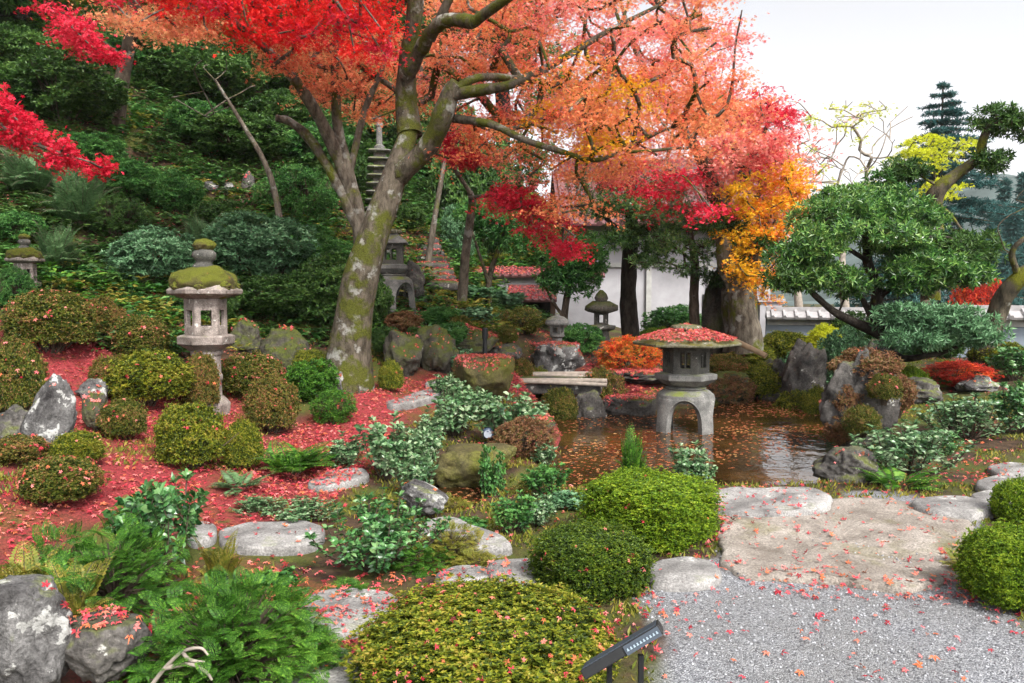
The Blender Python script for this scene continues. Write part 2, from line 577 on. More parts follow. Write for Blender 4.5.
M['timber'] = plain('timber', (.10, .06, .04), .8, .3, 6)
M['timber_grey'] = plain('timber_grey', (.36, .36, .34), .8, .2, 6)
M['tile'] = plain('tile', (.16, .17, .185), .5, .25, 5)
M['tile_red'] = plain('tile_red', (.14, .06, .06), .7, .45, 7)
M['tile_pale'] = plain('tile_pale', (.32, .31, .31), .7, .25, 7)
M['black_metal'] = plain('black_metal', (.008, .009, .010), .6, .2, 20, bump=.05)
M['lamp_blue'] = plain('lamp_blue', (.05, .07, .11), .35, .2, 20, bump=.0)
M['glass_lens'] = plain('glass_lens', (.25, .28, .32), .1, .1, 20, bump=.0)
M['sign_face'] = plain('sign_face', (.045, .06, .08), .6, .1, 10, bump=.0)
M['sign_mark'] = plain('sign_mark', (.28, .36, .42), .5, .1, 10, bump=.0)
M['bamboo'] = plain('bamboo', (.34, .25, .15), .6, .3, 9)
M['bamboo_dark'] = plain('bamboo_dark', (.16, .11, .08), .7, .3, 9)
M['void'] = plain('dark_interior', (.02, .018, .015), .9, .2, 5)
# ------------------------------------------------------------------ terrain
WATER = -0.16
CP = [  # px, py, depth
    (0, 683, 3.2), (200, 683, 3.3), (400, 683, 3.36), (600, 683, 3.36), (800, 683, 3.36), (1000, 683, 3.36),
    (1024, 560, 4.9), (800, 560, 4.9), (600, 560, 4.9), (420, 560, 4.85), (250, 540, 5.2), (60, 560, 4.6),
    (900, 500, 6.3), (1010, 470, 7.3), (720, 520, 5.75), (300, 470, 6.9), (160, 470, 6.2), (60, 450, 6.0),
    (330, 430, 8.3), (440, 390, 10.8), (210, 408, 8.8), (30, 380, 7.4), (100, 400, 7.6), (-40, 300, 8.6), (60, 310, 9.0),
    (150, 360, 8.6), (340, 385, 9.6), (280, 345, 11.0), (280, 290, 12.2), (200, 290, 11.4), (200, 200, 14), (80, 200, 12.5), (-60, 200, 11.0),
    (150, 110, 17), (100, 0, 22), (0, 100, 14.5), (300, 110, 20), (300, 0, 27), (400, 200, 18.5), (440, 288, 15),
    (425, 238, 18), (460, 335, 12.6), (390, 360, 11.6), (510, 350, 13.0), (500, 315, 16.5), (500, 290, 21), (600, 345, 16), (560, 360, 13.6),
    (650, 338, 21), (760, 345, 18), (780, 385, 13.6), (840, 372, 13.8), (900, 362, 13), (1000, 362, 13.5), (950, 425, 9.2), (880, 470, 7.4),
    (1024, 420, 9.0), (430, 470, 7.3), (500, 455, 8.2), (500, 540, 5.3), (560, 520, 5.9),
]
ctrl = [P(*c) for c in CP]
WCP = [(-14, 3, 1.2), (-8, 2, .4), (-20, 10, 4.5), (-25, 25, 12), (-10, 38, 13), (4, 42, 4), (8, 30, .6), (14, 18, .5), (14, 8, .2), (8, 2, 0.), (0, 0, 0.),
       (24, 26, .6), (10, 45, .8), (-2, 1, 0.), (4, 22, .45), (18, 40, .8), (-25, 3, 3.5), (-22, 44, 14)]
ctrl = np.array([c for c in ctrl] + [np.array(c, float) for c in WCP])
_cx = ctrl[:, :2]
def _phi(r2):
    return np.where(r2 > 1e-12, .5 * r2 * np.log(np.maximum(r2, 1e-12)), 0)
_n = len(ctrl)
_A = np.zeros((_n + 3, _n + 3))
_d2 = ((_cx[:, None] - _cx[None]) ** 2).sum(-1)
_A[:_n, :_n] = _phi(_d2) + np.eye(_n) * .25
_A[:_n, _n] = 1
_A[:_n, _n + 1:] = _cx
_A[_n, :_n] = 1
_A[_n + 1:, :_n] = _cx.T
_w = np.linalg.solve(_A, np.concatenate([ctrl[:, 2], [0, 0, 0]]))

def tps(x, y):
    x = np.clip(x, -25, 26)
    y = np.clip(y, 0, 45)
    q = np.stack([x, y], -1)
    sh = q.shape[:-1]
    q = q.reshape(-1, 2)
    out = np.empty(len(q))
    for i in range(0, len(q), 20000):
        c = q[i:i + 20000]
        d = ((c[:, None] - _cx[None]) ** 2).sum(-1)
        out[i:i + 20000] = _phi(d) @ _w[:_n] + _w[_n] + c @ _w[_n + 1:]
    return out.reshape(sh)

def flatxy(px, py, z):
    d = ray(px, py)
    t = (z - EYE) / d[2]
    return d[0] * t, d[1] * t

POND = np.array([flatxy(a, b, WATER) for a, b in [
    (448, 520), (436, 500), (445, 482), (470, 478), (510, 486), (552, 480), (558, 462), (566, 440), (560, 425), (520, 405), (524, 396), (600, 398), (640, 410), (700, 408), (760, 398),
    (775, 388), (800, 384), (826, 388), (836, 400), (848, 420), (858, 445), (850, 470), (838, 489), (790, 493), (720, 493), (600, 492), (552, 494), (520, 500), (480, 503), (460, 512)]])

def inpoly(x, y, poly):
    ins = np.zeros(x.shape, bool)
    n = len(poly)
    for i in range(n):
        x1, y1 = poly[i]
        x2, y2 = poly[(i + 1) % n]
        c = ((y1 > y) != (y2 > y)) & (x < (x2 - x1) * (y - y1) / (y2 - y1 + 1e-12) + x1)
        ins ^= c
    return ins

def polydist(x, y, poly):
    d = np.full(x.shape, 1e9)
    n = len(poly)
    for i in range(n):
        a = poly[i]
        b = poly[(i + 1) % n]
        e = b - a
        t = np.clip(((x - a[0]) * e[0] + (y - a[1]) * e[1]) / max(1e-9, (e @ e)), 0, 1)
        d = np.minimum(d, np.hypot(x - a[0] - t * e[0], y - a[1] - t * e[1]))
    return np.where(inpoly(x, y, poly), d, -d)      # positive inside

def height(x, y):
    x = np.asarray(x, float)
    y = np.asarray(y, float)
    z = tps(x, y)
    # level forecourt: keep the gravel and the paving level
    flat = smooth(-.6, .6, x) * (1 - smooth(6.2, 7.4, y))
    z = z * (1 - flat)
    p3 = np.stack([x, y, np.zeros_like(x)], -1)
    slope = smooth(.5, 2.5, z)
    rough = .02 + .25 * slope
    z = z + fbm(p3 * .9, 5, 3) * rough * (1 - flat) + fbm(p3 * 3.1, 9, 3) * (.02 + .05 * slope) * (1 - flat)
    z = np.maximum(z, -.06)
    near = (x > -3) & (x < 8) & (y > 3) & (y < 18)
    if np.any(near):
        d = polydist(x, y, POND)
        z = np.where(near & (d > -.25), np.where(d > 0, WATER - .05 - .35 * smooth(0, .7, d), z + (WATER - .03 - z) * smooth(-.25, 0, d)), z)
    return z

def Z(x, y):
    return float(height(np.array([x]), np.array([y]))[0])

_ts = np.concatenate([np.arange(2.0, 20, .08), np.arange(20, 60, .4)])
def G(px, py):
    d = ray(px, py)
    t = _ts / d[1]
    pts = np.array([0, 0, EYE])[None] + d[None] * t[:, None]
    z = height(pts[:, 0], pts[:, 1])
    below = np.nonzero(pts[:, 2] < z)[0]
    if len(below) == 0:
        p = pts[-1].copy()
    else:
        i = below[0]
        if i == 0:
            p = pts[0].copy()
        else:
            a = (pts[i - 1, 2] - z[i - 1])
            b = (z[i] - pts[i, 2])
            k = a / max(1e-9, a + b)
            p = pts[i - 1] * (1 - k) + pts[i] * k
    p[2] = Z(p[0], p[1])
    return p

def on(px, D):
    """ground point in column px at depth D"""
    x = (px - W / 2) / F * D
    x = x  # near enough: the pitch changes this by less than half a percent
    return np.array([x, D, Z(x, D)])

def regpoly(pts):
    return np.array([G(a, b)[:2] for a, b in pts])

REG_GRAVEL = regpoly([(640, 600), (655, 578), (720, 556), (722, 535), (800, 500), (965, 500), (965, 590), (1005, 600), (1040, 650), (1150, 683), (1200, 900), (560, 900), (655, 683), (668, 640)])
REG_GRAVEL2 = regpoly([(835, 492), (900, 492), (985, 520), (1000, 560), (880, 520)])
REG_LITTER = [regpoly(p) for p in (
    [(430, 372), (465, 385), (445, 405), (400, 420), (390, 460), (345, 480), (300, 520), (190, 530), (190, 500), (240, 480), (262, 440), (300, 425), (330, 410), (350, 390)],
    [(58, 480), (60, 400), (0, 390), (0, 330), (90, 330), (170, 370), (240, 400), (260, 440), (210, 490), (190, 520), (100, 520), (20, 500)],
    [(100, 600), (240, 570), (350, 600), (400, 620), (330, 683), (100, 683)],
    [(500, 420), (555, 420), (560, 450), (520, 460)], [(500, 372), (600, 365), (660, 385), (640, 405), (520, 400)],
    [(0, 470), (40, 470), (60, 590), (0, 590)])]

def axis(parts):
    out = []
    for a, b, s in parts:
        out.append(np.arange(a, b, s))
    return np.concatenate(out)

gx = axis([(-115, -30, 14), (-30, -8, .45), (-8, -3, .14), (-3, 6.5, .07), (6.5, 12, .2), (12, 30, .7), (30, 172, 14)])
gy = axis([(-30, 2, 2), (2, 3, .2), (3, 13.5, .07), (13.5, 20, .16), (20, 30, .4), (30, 50, 1), (50, 150, 14)])
X, Y = np.meshgrid(gx, gy)
ZT = height(X, Y)
nx, ny = len(gx), len(gy)
V = np.stack([X, Y, ZT], -1).reshape(-1, 3)
ii = (np.arange(ny - 1)[:, None] * nx + np.arange(nx - 1)[None]).ravel()
Fq = np.stack([ii, ii + 1, ii + nx + 1, ii + nx], -1)
mb = MB()
mb.add(V, Fq)
me = mb.data('ground', True)
wx = V[:, 0] + fbm(V * 2.5, 31, 3) * .10
wy = V[:, 1] + fbm(V * 2.5, 41, 3) * .10
a_gr = np.maximum(smooth(-.06, .05, polydist(wx, wy, REG_GRAVEL)), smooth(-.04, .04, polydist(wx, wy, REG_GRAVEL2)))
a_li = np.max([smooth(-.3, .2, polydist(wx, wy, r)) for r in REG_LITTER], axis=0)
for nm, a in (('gravel', a_gr), ('litter', a_li)):
    at = me.attributes.new(nm, 'FLOAT', 'POINT')
    at.data.foreach_set('value', a.astype(np.float32))

def ground_mat():
    m, nt, N, L = new_mat('ground')
    tc = N.new('ShaderNodeTexCoord')
    v = tc.outputs['Object']
    ag = N.new('ShaderNodeAttribute'); ag.attribute_name = 'gravel'
    al = N.new('ShaderNodeAttribute'); al.attribute_name = 'litter'
    n1 = noise(N, L, v, 1.3, 6, .6)
    n2 = noise(N, L, v, 9, 6, .65)
    n3 = noise(N, L, v, 60, 4, .7)
    soil = mixc(N, L, maprange(N, L, n2.outputs['Fac'], .35, .65), (.02, .013, .009), (.075, .045, .025))
    mossc = mixc(N, L, maprange(N, L, n3.outputs['Fac'], .3, .7), (.025, .035, .008), (.09, .10, .015))
    base = mixc(N, L, maprange(N, L, n1.outputs['Fac'], .46, .56), soil, mossc)
    # old leaf litter, broken down: russet flecks
    lit = mixc(N, L, maprange(N, L, n3.outputs['Fac'], .35, .65), (.07, .012, .012), (.32, .04, .045))
    lf = math_(N, L, 'MULTIPLY', al.outputs['Fac'], math_(N, L, 'MULTIPLY', maprange(N, L, n2.outputs['Fac'], .3, .45), maprange(N, L, n1.outputs['Fac'], .72, .55)))
    base = mixc(N, L, lf, base, lit)
    vo = N.new('ShaderNodeTexVoronoi')
    vo.inputs['Scale'].default_value = 150
    L.new(v, vo.inputs['Vector'])
    vc = N.new('ShaderNodeSeparateColor')
    L.new(vo.outputs['Color'], vc.inputs[0])
    gr = ramp(N, [(0, (.08, .083, .09)), (.35, (.19, .197, .215)), (.7, (.30, .31, .33)), (1, (.48, .49, .50))])
    L.new(vc.outputs[0], gr.inputs['Fac'])
    n4 = noise(N, L, v, 1.1, 6, .65)
    gcol = mixc(N, L, maprange(N, L, n4.outputs['Fac'], .35, .7, 0., .6), gr.outputs['Color'], (.17, .165, .15))
    base = mixc(N, L, ag.outputs['Fac'], base, gcol)
    pb = N.new('ShaderNodeBsdfPrincipled')
    pb.inputs['Roughness'].default_value = .9
    pb.inputs['Specular IOR Level'].default_value = .25
    L.new(base, pb.inputs['Base Color'])
    bp = N.new('ShaderNodeBump')
    bp.inputs['Strength'].default_value = .9
    bp.inputs['Distance'].default_value = .012
    inv = math_(N, L, 'SUBTRACT', 1., vo.outputs['Distance'])
    h = math_(N, L, 'ADD', math_(N, L, 'MULTIPLY', inv, ag.outputs['Fac']), n2.outputs['Fac'])
    h = math_(N, L, 'ADD', h, math_(N, L, 'MULTIPLY', n3.outputs['Fac'], .5))
    L.new(h, bp.inputs['Height'])
    L.new(bp.outputs[0], pb.inputs['Normal'])
    out = N.new('ShaderNodeOutputMaterial')
    L.new(pb.outputs[0], out.inputs['Surface'])
    return m
ground = obj('ground', me, ground_mat())
tag(ground, kind='structure')

# water
m, nt, N, L = new_mat('pond_water')
tc = N.new('ShaderNodeTexCoord')
n1 = noise(N, L, tc.outputs['Object'], 5.0, 3, .5)
n2 = noise(N, L, tc.outputs['Object'], 1.2, 3, .5)
pb = N.new('ShaderNodeBsdfPrincipled')
L.new(mixc(N, L, maprange(N, L, n2.outputs['Fac'], .4, .6), (.018, .010, .004), (.06, .03, .008)), pb.inputs['Base Color'])
pb.inputs['Roughness'].default_value = .04
pb.inputs['IOR'].default_value = 1.33
pb.inputs['Specular IOR Level'].default_value = .9
bp = N.new('ShaderNodeBump')
bp.inputs['Strength'].default_value = .45
bp.inputs['Distance'].default_value = .02
L.new(n1.outputs['Fac'], bp.inputs['Height'])
L.new(bp.outputs[0], pb.inputs['Normal'])
out = N.new('ShaderNodeOutputMaterial')
L.new(pb.outputs[0], out.inputs['Surface'])
M['water'] = m
c = POND.mean(0)
grow = POND + (POND - c) * 0.0
mb = MB()
d = unit(POND - c)
ring = np.array([c + (p - c) * (1 + .18 / max(.3, np.linalg.norm(p - c))) for p in POND])
mb.add(np.column_stack([ring, np.full(len(ring), WATER)]), [list(range(len(ring)))])
wat = obj('pond_water', mb, M['water'])
tag(wat, kind='structure')
# ------------------------------------------------------------------ plant kinds (mesh data shared by the copies)
def clipped_mesh(seed, n=1500, leaf=.085, flat=0., lump=.12, box_=0., zmin=-.55, fill=.5):
    """clipped shrub of unit radius, centre at its middle: rosettes of small leaves over a lumpy dome"""
    rs = np.random.default_rng(seed)
    d = unit(rs.normal(size=(n * 3, 3)))
    d = d[d[:, 2] > zmin][:n]
    d = d[fbm(d * 3.2 + seed, seed + 11, 3) > -.42]
    n = len(d)
    e = 2 + box_ * 6
    r = 1 / (np.abs(d[:, 0]) ** e + np.abs(d[:, 1]) ** e + np.abs(d[:, 2]) ** e) ** (1 / e)
    r = r * .93 * (1 + lump * 1.3 * fbm(d * 1.9 + seed, seed, 2) + lump * 1.0 * fbm(d * 5, seed + 5, 2))
    r = r * np.where(rs.random(n) < .15, rs.uniform(1.0, 1.10, n), rs.uniform(.88, 1.0, n))
    pos = d * r[:, None]
    ax = unit(d + rs.normal(size=(n, 3)) * .45 + [0, 0, .35])
    tv, tf = t_rosette(6, 48, .45)
    mb = MB()
    v, f = inst(tv, tf, pos, basis(ax, rs.uniform(0, 6.28, n)), leaf * rs.uniform(.5, 1.35, n))
    mb.add(v, f)
    # inner shell of leaves
    k = int(n * fill)
    d2 = unit(rs.normal(size=(k * 2, 3)))
    d2 = d2[d2[:, 2] > zmin - .1][:k]
    r2 = 1 / (np.abs(d2[:, 0]) ** e + np.abs(d2[:, 1]) ** e + np.abs(d2[:, 2]) ** e) ** (1 / e)
    v, f = inst(tv, tf, d2 * (r2 * rs.uniform(.68, .88, len(d2)))[:, None], basis(unit(d2 + rs.normal(size=d2.shape) * .5), rs.uniform(0, 6, len(d2))), leaf * 1.7 * np.ones(len(d2)))
    mb.add(v, f)
    return mb.data('clipped_foliage')

def stems_mesh(seed, n=16, spread=.7, top=0., bottom=-1.1, r=.022):
    rs = np.random.default_rng(seed)
    mb = MB()
    for i in range(n):
        a = rs.uniform(0, 6.28)
        k = rs.uniform(.3, 1) * spread
        b = np.array([math.cos(a) * .12, math.sin(a) * .12, bottom])
        e = np.array([math.cos(a) * k, math.sin(a) * k, top + rs.uniform(-.25, .2)])
        mid = (b + e) / 2 + np.array([math.cos(a), math.sin(a), 0]) * -.08 + rs.normal(size=3) * .05
        pts = catmull([b, mid, e], 3)
        tube(mb, pts, np.linspace(r, r * .4, len(pts)), 4, cap=False)
        for j in range(2):
            e2 = e + np.array([rs.normal() * .2, rs.normal() * .2, .22])
            pts = catmull([mid, (mid + e2) / 2 + rs.normal(size=3) * .04, e2], 3)
            tube(mb, pts, np.linspace(r * .6, r * .25, len(pts)), 3, cap=False)
    return mb.data('stems')

def broadleaf_mesh(seed, n_stem=16, whorls=5, leaf=.20, width=.36, spread=.8, h=1.0, leaves=8, up=.5):
    """shrub of upright stems with whorls of long glossy leaves; base at z=0, about 1 high; returns leaves, stems"""
    rs = np.random.default_rng(seed)
    ml, ms = MB(), MB()
    tv, tf = t_leaf6(width)
    pos, nrm, dirs, sc = [], [], [], []
    for i in range(n_stem):
        a = rs.uniform(0, 6.28)
        k = math.sqrt(rs.random()) * spread
        hh = h * (1 - .45 * (k / spread) ** 2) * rs.uniform(.75, 1.05)
        b = np.array([math.cos(a) * k * .2, math.sin(a) * k * .2, 0])
        e = np.array([math.cos(a) * k, math.sin(a) * k, hh])
        mid = (b * .45 + e * .55) + np.array([math.cos(a) * k * .1, math.sin(a) * k * .1, -.04])
        pts = catmull([b, mid, e], 5)
        tube(ms, pts, np.linspace(.018, .007, len(pts)), 4, cap=False)
        tips = [(pts, 1.0)]
        for j in range(2):
            t0 = int(len(pts) * rs.uniform(.35, .75))
            o = pts[t0]
            an = rs.uniform(0, 6.28)
            e2 = o + np.array([math.cos(an) * .22, math.sin(an) * .22, .22]) * rs.uniform(.7, 1.2)
            p2 = catmull([o, (o + e2) / 2 + [0, 0, -.02], e2], 4)
            tube(ms, p2, np.linspace(.009, .005, len(p2)), 3, cap=False)
            tips.append((p2, .9))
        for pp, q in tips:
            for w in range(whorls):
                t = 1 - w * .16
                if t < .2: break
                c = pp[int(t * (len(pp) - 1))]
                ax = unit(pp[-1] - pp[max(0, len(pp) - 3)])
                nl = leaves if w == 0 else max(2, leaves // 2)
                for l in range(nl):
                    an = 6.28 * l / nl + rs.uniform(-.4, .4)
                    out = np.array([math.cos(an), math.sin(an), 0])
                    el = up * rs.uniform(.3, 1.3) - w * .12
                    dr = unit(out + ax * el)
                    pos.append(c + rs.normal(size=3) * .008)
                    dirs.append(dr)
                    nrm.append(unit(ax + rs.normal(size=3) * .3))
                    sc.append(leaf * q * rs.uniform(.65, 1.15))
    pos, nrm, dirs, sc = map(np.array, (pos, nrm, dirs, sc))
    x = unit(np.cross(dirs, nrm))
    nn = np.cross(x, dirs)
    v, f = inst(tv, tf, pos, np.stack([x, dirs, nn], 2), sc)
    # drop degenerate quads to tris
    q = f[f[:, 2] != f[:, 3]]
    t = f[f[:, 2] == f[:, 3]][:, :3]
    ml.add(v, q)
    ml.Fs.append((t, np.zeros(len(t), int)))
    return ml.data('broad_leaves'), ms.data('stems')

def frond(rs, L_, az, arch, lean, n=16, wid=.26, start=.12):
    """one fern frond; returns leaflet frames and the stalk line"""
    t = np.linspace(0, 1, n + 4)
    ang = lean + arch * t ** 1.3
    dx = np.cumsum(np.cos(ang)) / len(t) * L_
    dz = np.cumsum(np.sin(ang)) / len(t) * L_
    o = np.array([math.cos(az), math.sin(az), 0])
    pts = np.stack([o[0] * dx, o[1] * dx, dz], 1)
    tan = unit(np.gradient(pts, axis=0))
    side = np.array([-math.sin(az), math.cos(az), 0])
    pos, dirs, nrm, sc = [], [], [], []
    for i in range(3, len(t)):
        w = wid * L_ * math.sin(math.pi * min(1, (t[i] * .92 + .10)) ** .8) + .015
        for s in (-1, 1):
            d = unit(side * s + tan[i] * .55 + [0, 0, -.12])
            pos.append(pts[i]); dirs.append(d); nrm.append(np.cross(side, tan[i]) * -1 + rs.normal(size=3) * .18); sc.append(w)
    return pts, pos, dirs, nrm, sc

def fern_mesh(seed, n_frond=26, L_=1.0, n=16, lean=(.7, 1.25), arch=(-1.5, -.8), bip=True, wid=.26):
    rs = np.random.default_rng(seed)
    ml, ms = MB(), MB()
    A = [[], [], [], []]
    for i in range(n_frond):
        az = rs.uniform(0, 6.28)
        pts, *q = frond(rs, L_ * rs.uniform(.65, 1.1), az, rs.uniform(*arch), rs.uniform(*lean), n, wid)
        off = np.array([math.cos(az), math.sin(az), 0]) * rs.uniform(0, .18)
        tube(ms, pts + off, np.linspace(.008, .003, len(pts)), 3, cap=False)
        q[0] = [p + off for p in q[0]]
        for k in range(4):
            A[k] += list(q[k])
    pos, dirs, nrm, sc = map(np.array, A)
    x = unit(np.cross(dirs, nrm))
    nn = np.cross(x, dirs)
    Rm = np.stack([x, dirs, nn], 2)
    if bip:   # each leaflet is itself cut: 4 pairs of little lobes
        tvs, tfs = [], []
        lv, lf = t_leaf(.5, .05)
        k = 0
        for j in range(4):
            y0 = .08 + j * .2
            s = .30 * (1 - j * .17)
            for sd in (-1, 1):
                a = sd * R(52)
                m = np.array([[math.cos(a), math.sin(a), 0], [-math.sin(a), math.cos(a), 0], [0, 0, 1]])
                tvs.append((lv * [1, 1, 1] * s) @ m.T + [0, y0, -.05 * y0]); tfs.append(lf + 4 * k); k += 1
        tvs.append(lv * [.5, .45, .4] + [0, .62, -.04]); tfs.append(lf + 4 * k)
        tv, tf = np.concatenate(tvs), np.concatenate(tfs)
    else:
        tv, tf = t_leaf(.28, .05)
    v, f = inst(tv, tf, pos, Rm, sc)
    ml.add(v, f)
    return ml.data('fronds'), ms.data('stalks')

def feather_mesh(seed, n=190, L_=.42, zmin=-.1):
    """mound of short feathery sprays; base at z=0, radius about 1, height about .8"""
    rs = np.random.default_rng(seed)
    ml, ms = MB(), MB()
    A = [[], [], [], []]
    d = unit(rs.normal(size=(n * 3, 3)) * [1, 1, .9])
    d = d[d[:, 2] > zmin][:n]
    for q in d:
        r = rs.uniform(.45, .88) * (1 + .25 * fbm(q * 2.2, seed, 2))
        o = q * r * [.85, .85, .62] + [0, 0, .03]
        az = math.atan2(q[1], q[0]) + rs.normal() * 1.1
        lean = math.asin(np.clip(q[2], -1, 1)) * .8 + rs.uniform(-.3, .8)
        pts, *fr = frond(rs, L_ * rs.uniform(.7, 1.25), az, rs.uniform(-1.9, -.7), lean, 14, .25)
        tube(ms, np.array([[0, 0, 0], o * .6 + [0, 0, .05], o]), [.012, .008, .004], 3, cap=False)
        fr[0] = [p + o for p in fr[0]]
        for k in range(4):
            A[k] += list(fr[k])
    pos, dirs, nrm, sc = map(np.array, A)
    x = unit(np.cross(dirs, nrm)); nn = np.cross(x, dirs)
    lv, lf = t_leaf(.34, .05)
    tvs, tfs, k = [], [], 0
    for j in range(3):
        y0 = .08 + j * .26
        s_ = .34 * (1 - j * .2)
        for sd in (-1, 1):
            a = sd * R(50)
            m = np.array([[math.cos(a), math.sin(a), 0], [-math.sin(a), math.cos(a), 0], [0, 0, 1]])
            tvs.append((lv * s_) @ m.T + [0, y0, -.05 * y0]); tfs.append(lf + 4 * k); k += 1
    tvs.append(lv * [.6, .5, .4] + [0, .6, -.04]); tfs.append(lf + 4 * k)
    v, f = inst(np.concatenate(tvs), np.concatenate(tfs), pos, np.stack([x, dirs, nn], 2), sc)
    ml.add(v, f)
    return ml.data('fronds'), ms.data('stalks')

def cloud_leaves(rs, n, leaf, shape=(1, 1, 1), hollow=.45, lump=.25, seed=0, tmpl=None, droop=0., upb=.5):
    """leaves through the outer volume of a lumpy blob"""
    d = unit(rs.normal(size=(n, 3)))
    r = hollow + (1 - hollow) * rs.random(n) ** .6
    r = r * (1 + lump * fbm(d * 1.8 + seed, seed, 3))
    pos = d * r[:, None] * shape
    k = fbm(pos / np.max(shape) * 3.6 + seed * 3.1, seed + 2, 3)
    keep = k > -.10
    pos, d = pos[keep], d[keep]
    ax = unit(d * .7 + rs.normal(size=d.shape) * .55 + [0, 0, upb])
    tv, tf = tmpl if tmpl else t_rosette(5, 55, .45)
    return inst(tv, tf, pos, basis(ax, rs.uniform(0, 6.28, len(pos))), leaf * rs.uniform(.7, 1.3, len(pos)))

def loose_mesh(seed, n=1300, leaf=.15, shape=(1, 1, .8), lump=.3, width=.45, hollow=.4):
    rs = np.random.default_rng(seed)
    mb = MB()
    v, f = cloud_leaves(rs, n, leaf, shape, hollow, lump, seed, t_rosette(6, 55, width))
    mb.add(v, f)
    return mb.data('loose_foliage')

KIND = {}
def kinds():
    for i in range(3):
        KIND['stem%d' % i] = (clipped_mesh(70 + i, 3200, .065, lump=.18, zmin=-.50, fill=.4), stems_mesh(80 + i, 26, .8, -.05, -.95, .03), 'foliage', 'stems')
        KIND['clip%d' % i] = (clipped_mesh(10 + i, 2600, .075, lump=.13), stems_mesh(20 + i), 'foliage', 'stems')
    KIND['clipfine'] = (clipped_mesh(14, 8500, .049, lump=.10, box_=.10), stems_mesh(24), 'foliage', 'stems')
    KIND['clipbox'] = (clipped_mesh(15, 8000, .050, lump=.06, box_=.45), stems_mesh(25), 'foliage', 'stems')
    KIND['clipround'] = (clipped_mesh(16, 7000, .052, lump=.07, box_=.25), stems_mesh(26), 'foliage', 'stems')
    for i in range(3):
        KIND['loose%d' % i] = (loose_mesh(30 + i, 4200, .095, lump=.4), stems_mesh(33 + i), 'foliage', 'stems')
    KIND['ragged'] = (loose_mesh(38, 2600, .10, (1, 1, .9), .35, .3, .5), stems_mesh(39, 30, .9, .3), 'foliage', 'stems')
    for i in range(3):
        a, b = broadleaf_mesh(40 + i, 18, 5, .19, .40)
        KIND['broad%d' % i] = (a, b, 'leaves', 'stems')
    a, b = broadleaf_mesh(44, 30, 6, .125, .36, leaves=9, spread=.95, h=.8)
    KIND['broaddense'] = (a, b, 'leaves', 'stems')
    a, b = broadleaf_mesh(45, 16, 4, .28, .5, leaves=7, spread=.9, h=.6, up=.3)
    KIND['rosette'] = (a, b, 'leaves', 'stems')
    for i in range(2):
        a, b = fern_mesh(50 + i, 34, 1.0)
        KIND['fern%d' % i] = (a, b, 'fronds', 'stalks')
    a, b = fern_mesh(53, 80, .85, 14, (.5, 1.5), (-1.3, -.4), True, .24)
    KIND['ferndense'] = (a, b, 'fronds', 'stalks')
    for i in range(2):
        a, b = feather_mesh(56 + i, 480, .25)
        KIND['feather%d' % i] = (a, b, 'fronds', 'stalks')
    a, b = feather_mesh(58, 1200, .20)
    KIND['featherbig'] = (a, b, 'fronds', 'stalks')
    a, b = fern_mesh(54, 22, 1.0, 14, (.4, .9), (-1.2, -.5), False, .22)
    KIND['fernflat'] = (a, b, 'fronds', 'stalks')
kinds()
CENTRED = ('clip', 'stem', 'loose', 'ragged')

def plant(kind, name, px, py, wpx, hpx, mat, label, cat, group=None, D=None, stem='twig', rz=None, sink=0.):
    """px,py: foot of the plant in the photograph; wpx,hpx: its width and height there"""
    g = G(px, py) if D is None else on(px, D)
    if D is None:      # py is the front foot: the middle stands half a width behind it
        g = on(px, g[1] + S(wpx, g[1]) * (.36 if g[1] < 5.8 else .15))
    if D is not None and D < 0:
        g = P(px, py, -D)
    D_ = g[1]
    fol, st, n1, n2 = KIND[kind]
    w, h = S(wpx, D_), S(hpx, D_)
    if D is None or D > 0:      # the top stays at the row seen in the photograph
        h = min(max(h * .88, P(px, py - hpx, D_)[2] - g[2]), h * 2.2)
    rz = random.uniform(0, 6.28) if rz is None else rz
    if kind.startswith(CENTRED):
        if kind.startswith('stem'):
            w, h = w * 1.0, h * 1.12
        sc = (w / 2 * .93, w / 2 * .93, h / 1.88) if kind.startswith(('clip', 'stem')) else (w / 2, w / 2, h / 1.75)
        off = .62 if kind.startswith('loose') or kind == 'ragged' else .55
        e = empty(name, (g[0], g[1], g[2] - sink + .0), label, cat, group, rz, sc)
        o1 = obj(n1, fol, M[mat], e)
        o1.location = (0, 0, off + .2)
        o2 = obj(n2, st, M[stem], e)
        o2.location = (0, 0, off + .2)
    else:
        sx = w / (1.9 if kind.startswith('broad') or kind == 'rosette' else 1.6)
        sz = h / (.62 if kind.startswith('fern') else .80 if kind.startswith('feather') else 1.05)
        e = empty(name, (g[0], g[1], g[2] - sink - .01), label, cat, group, rz, (sx, sx, sz))
        obj(n1, fol, M[mat], e)
        obj(n2, st, M[stem], e)
    return e

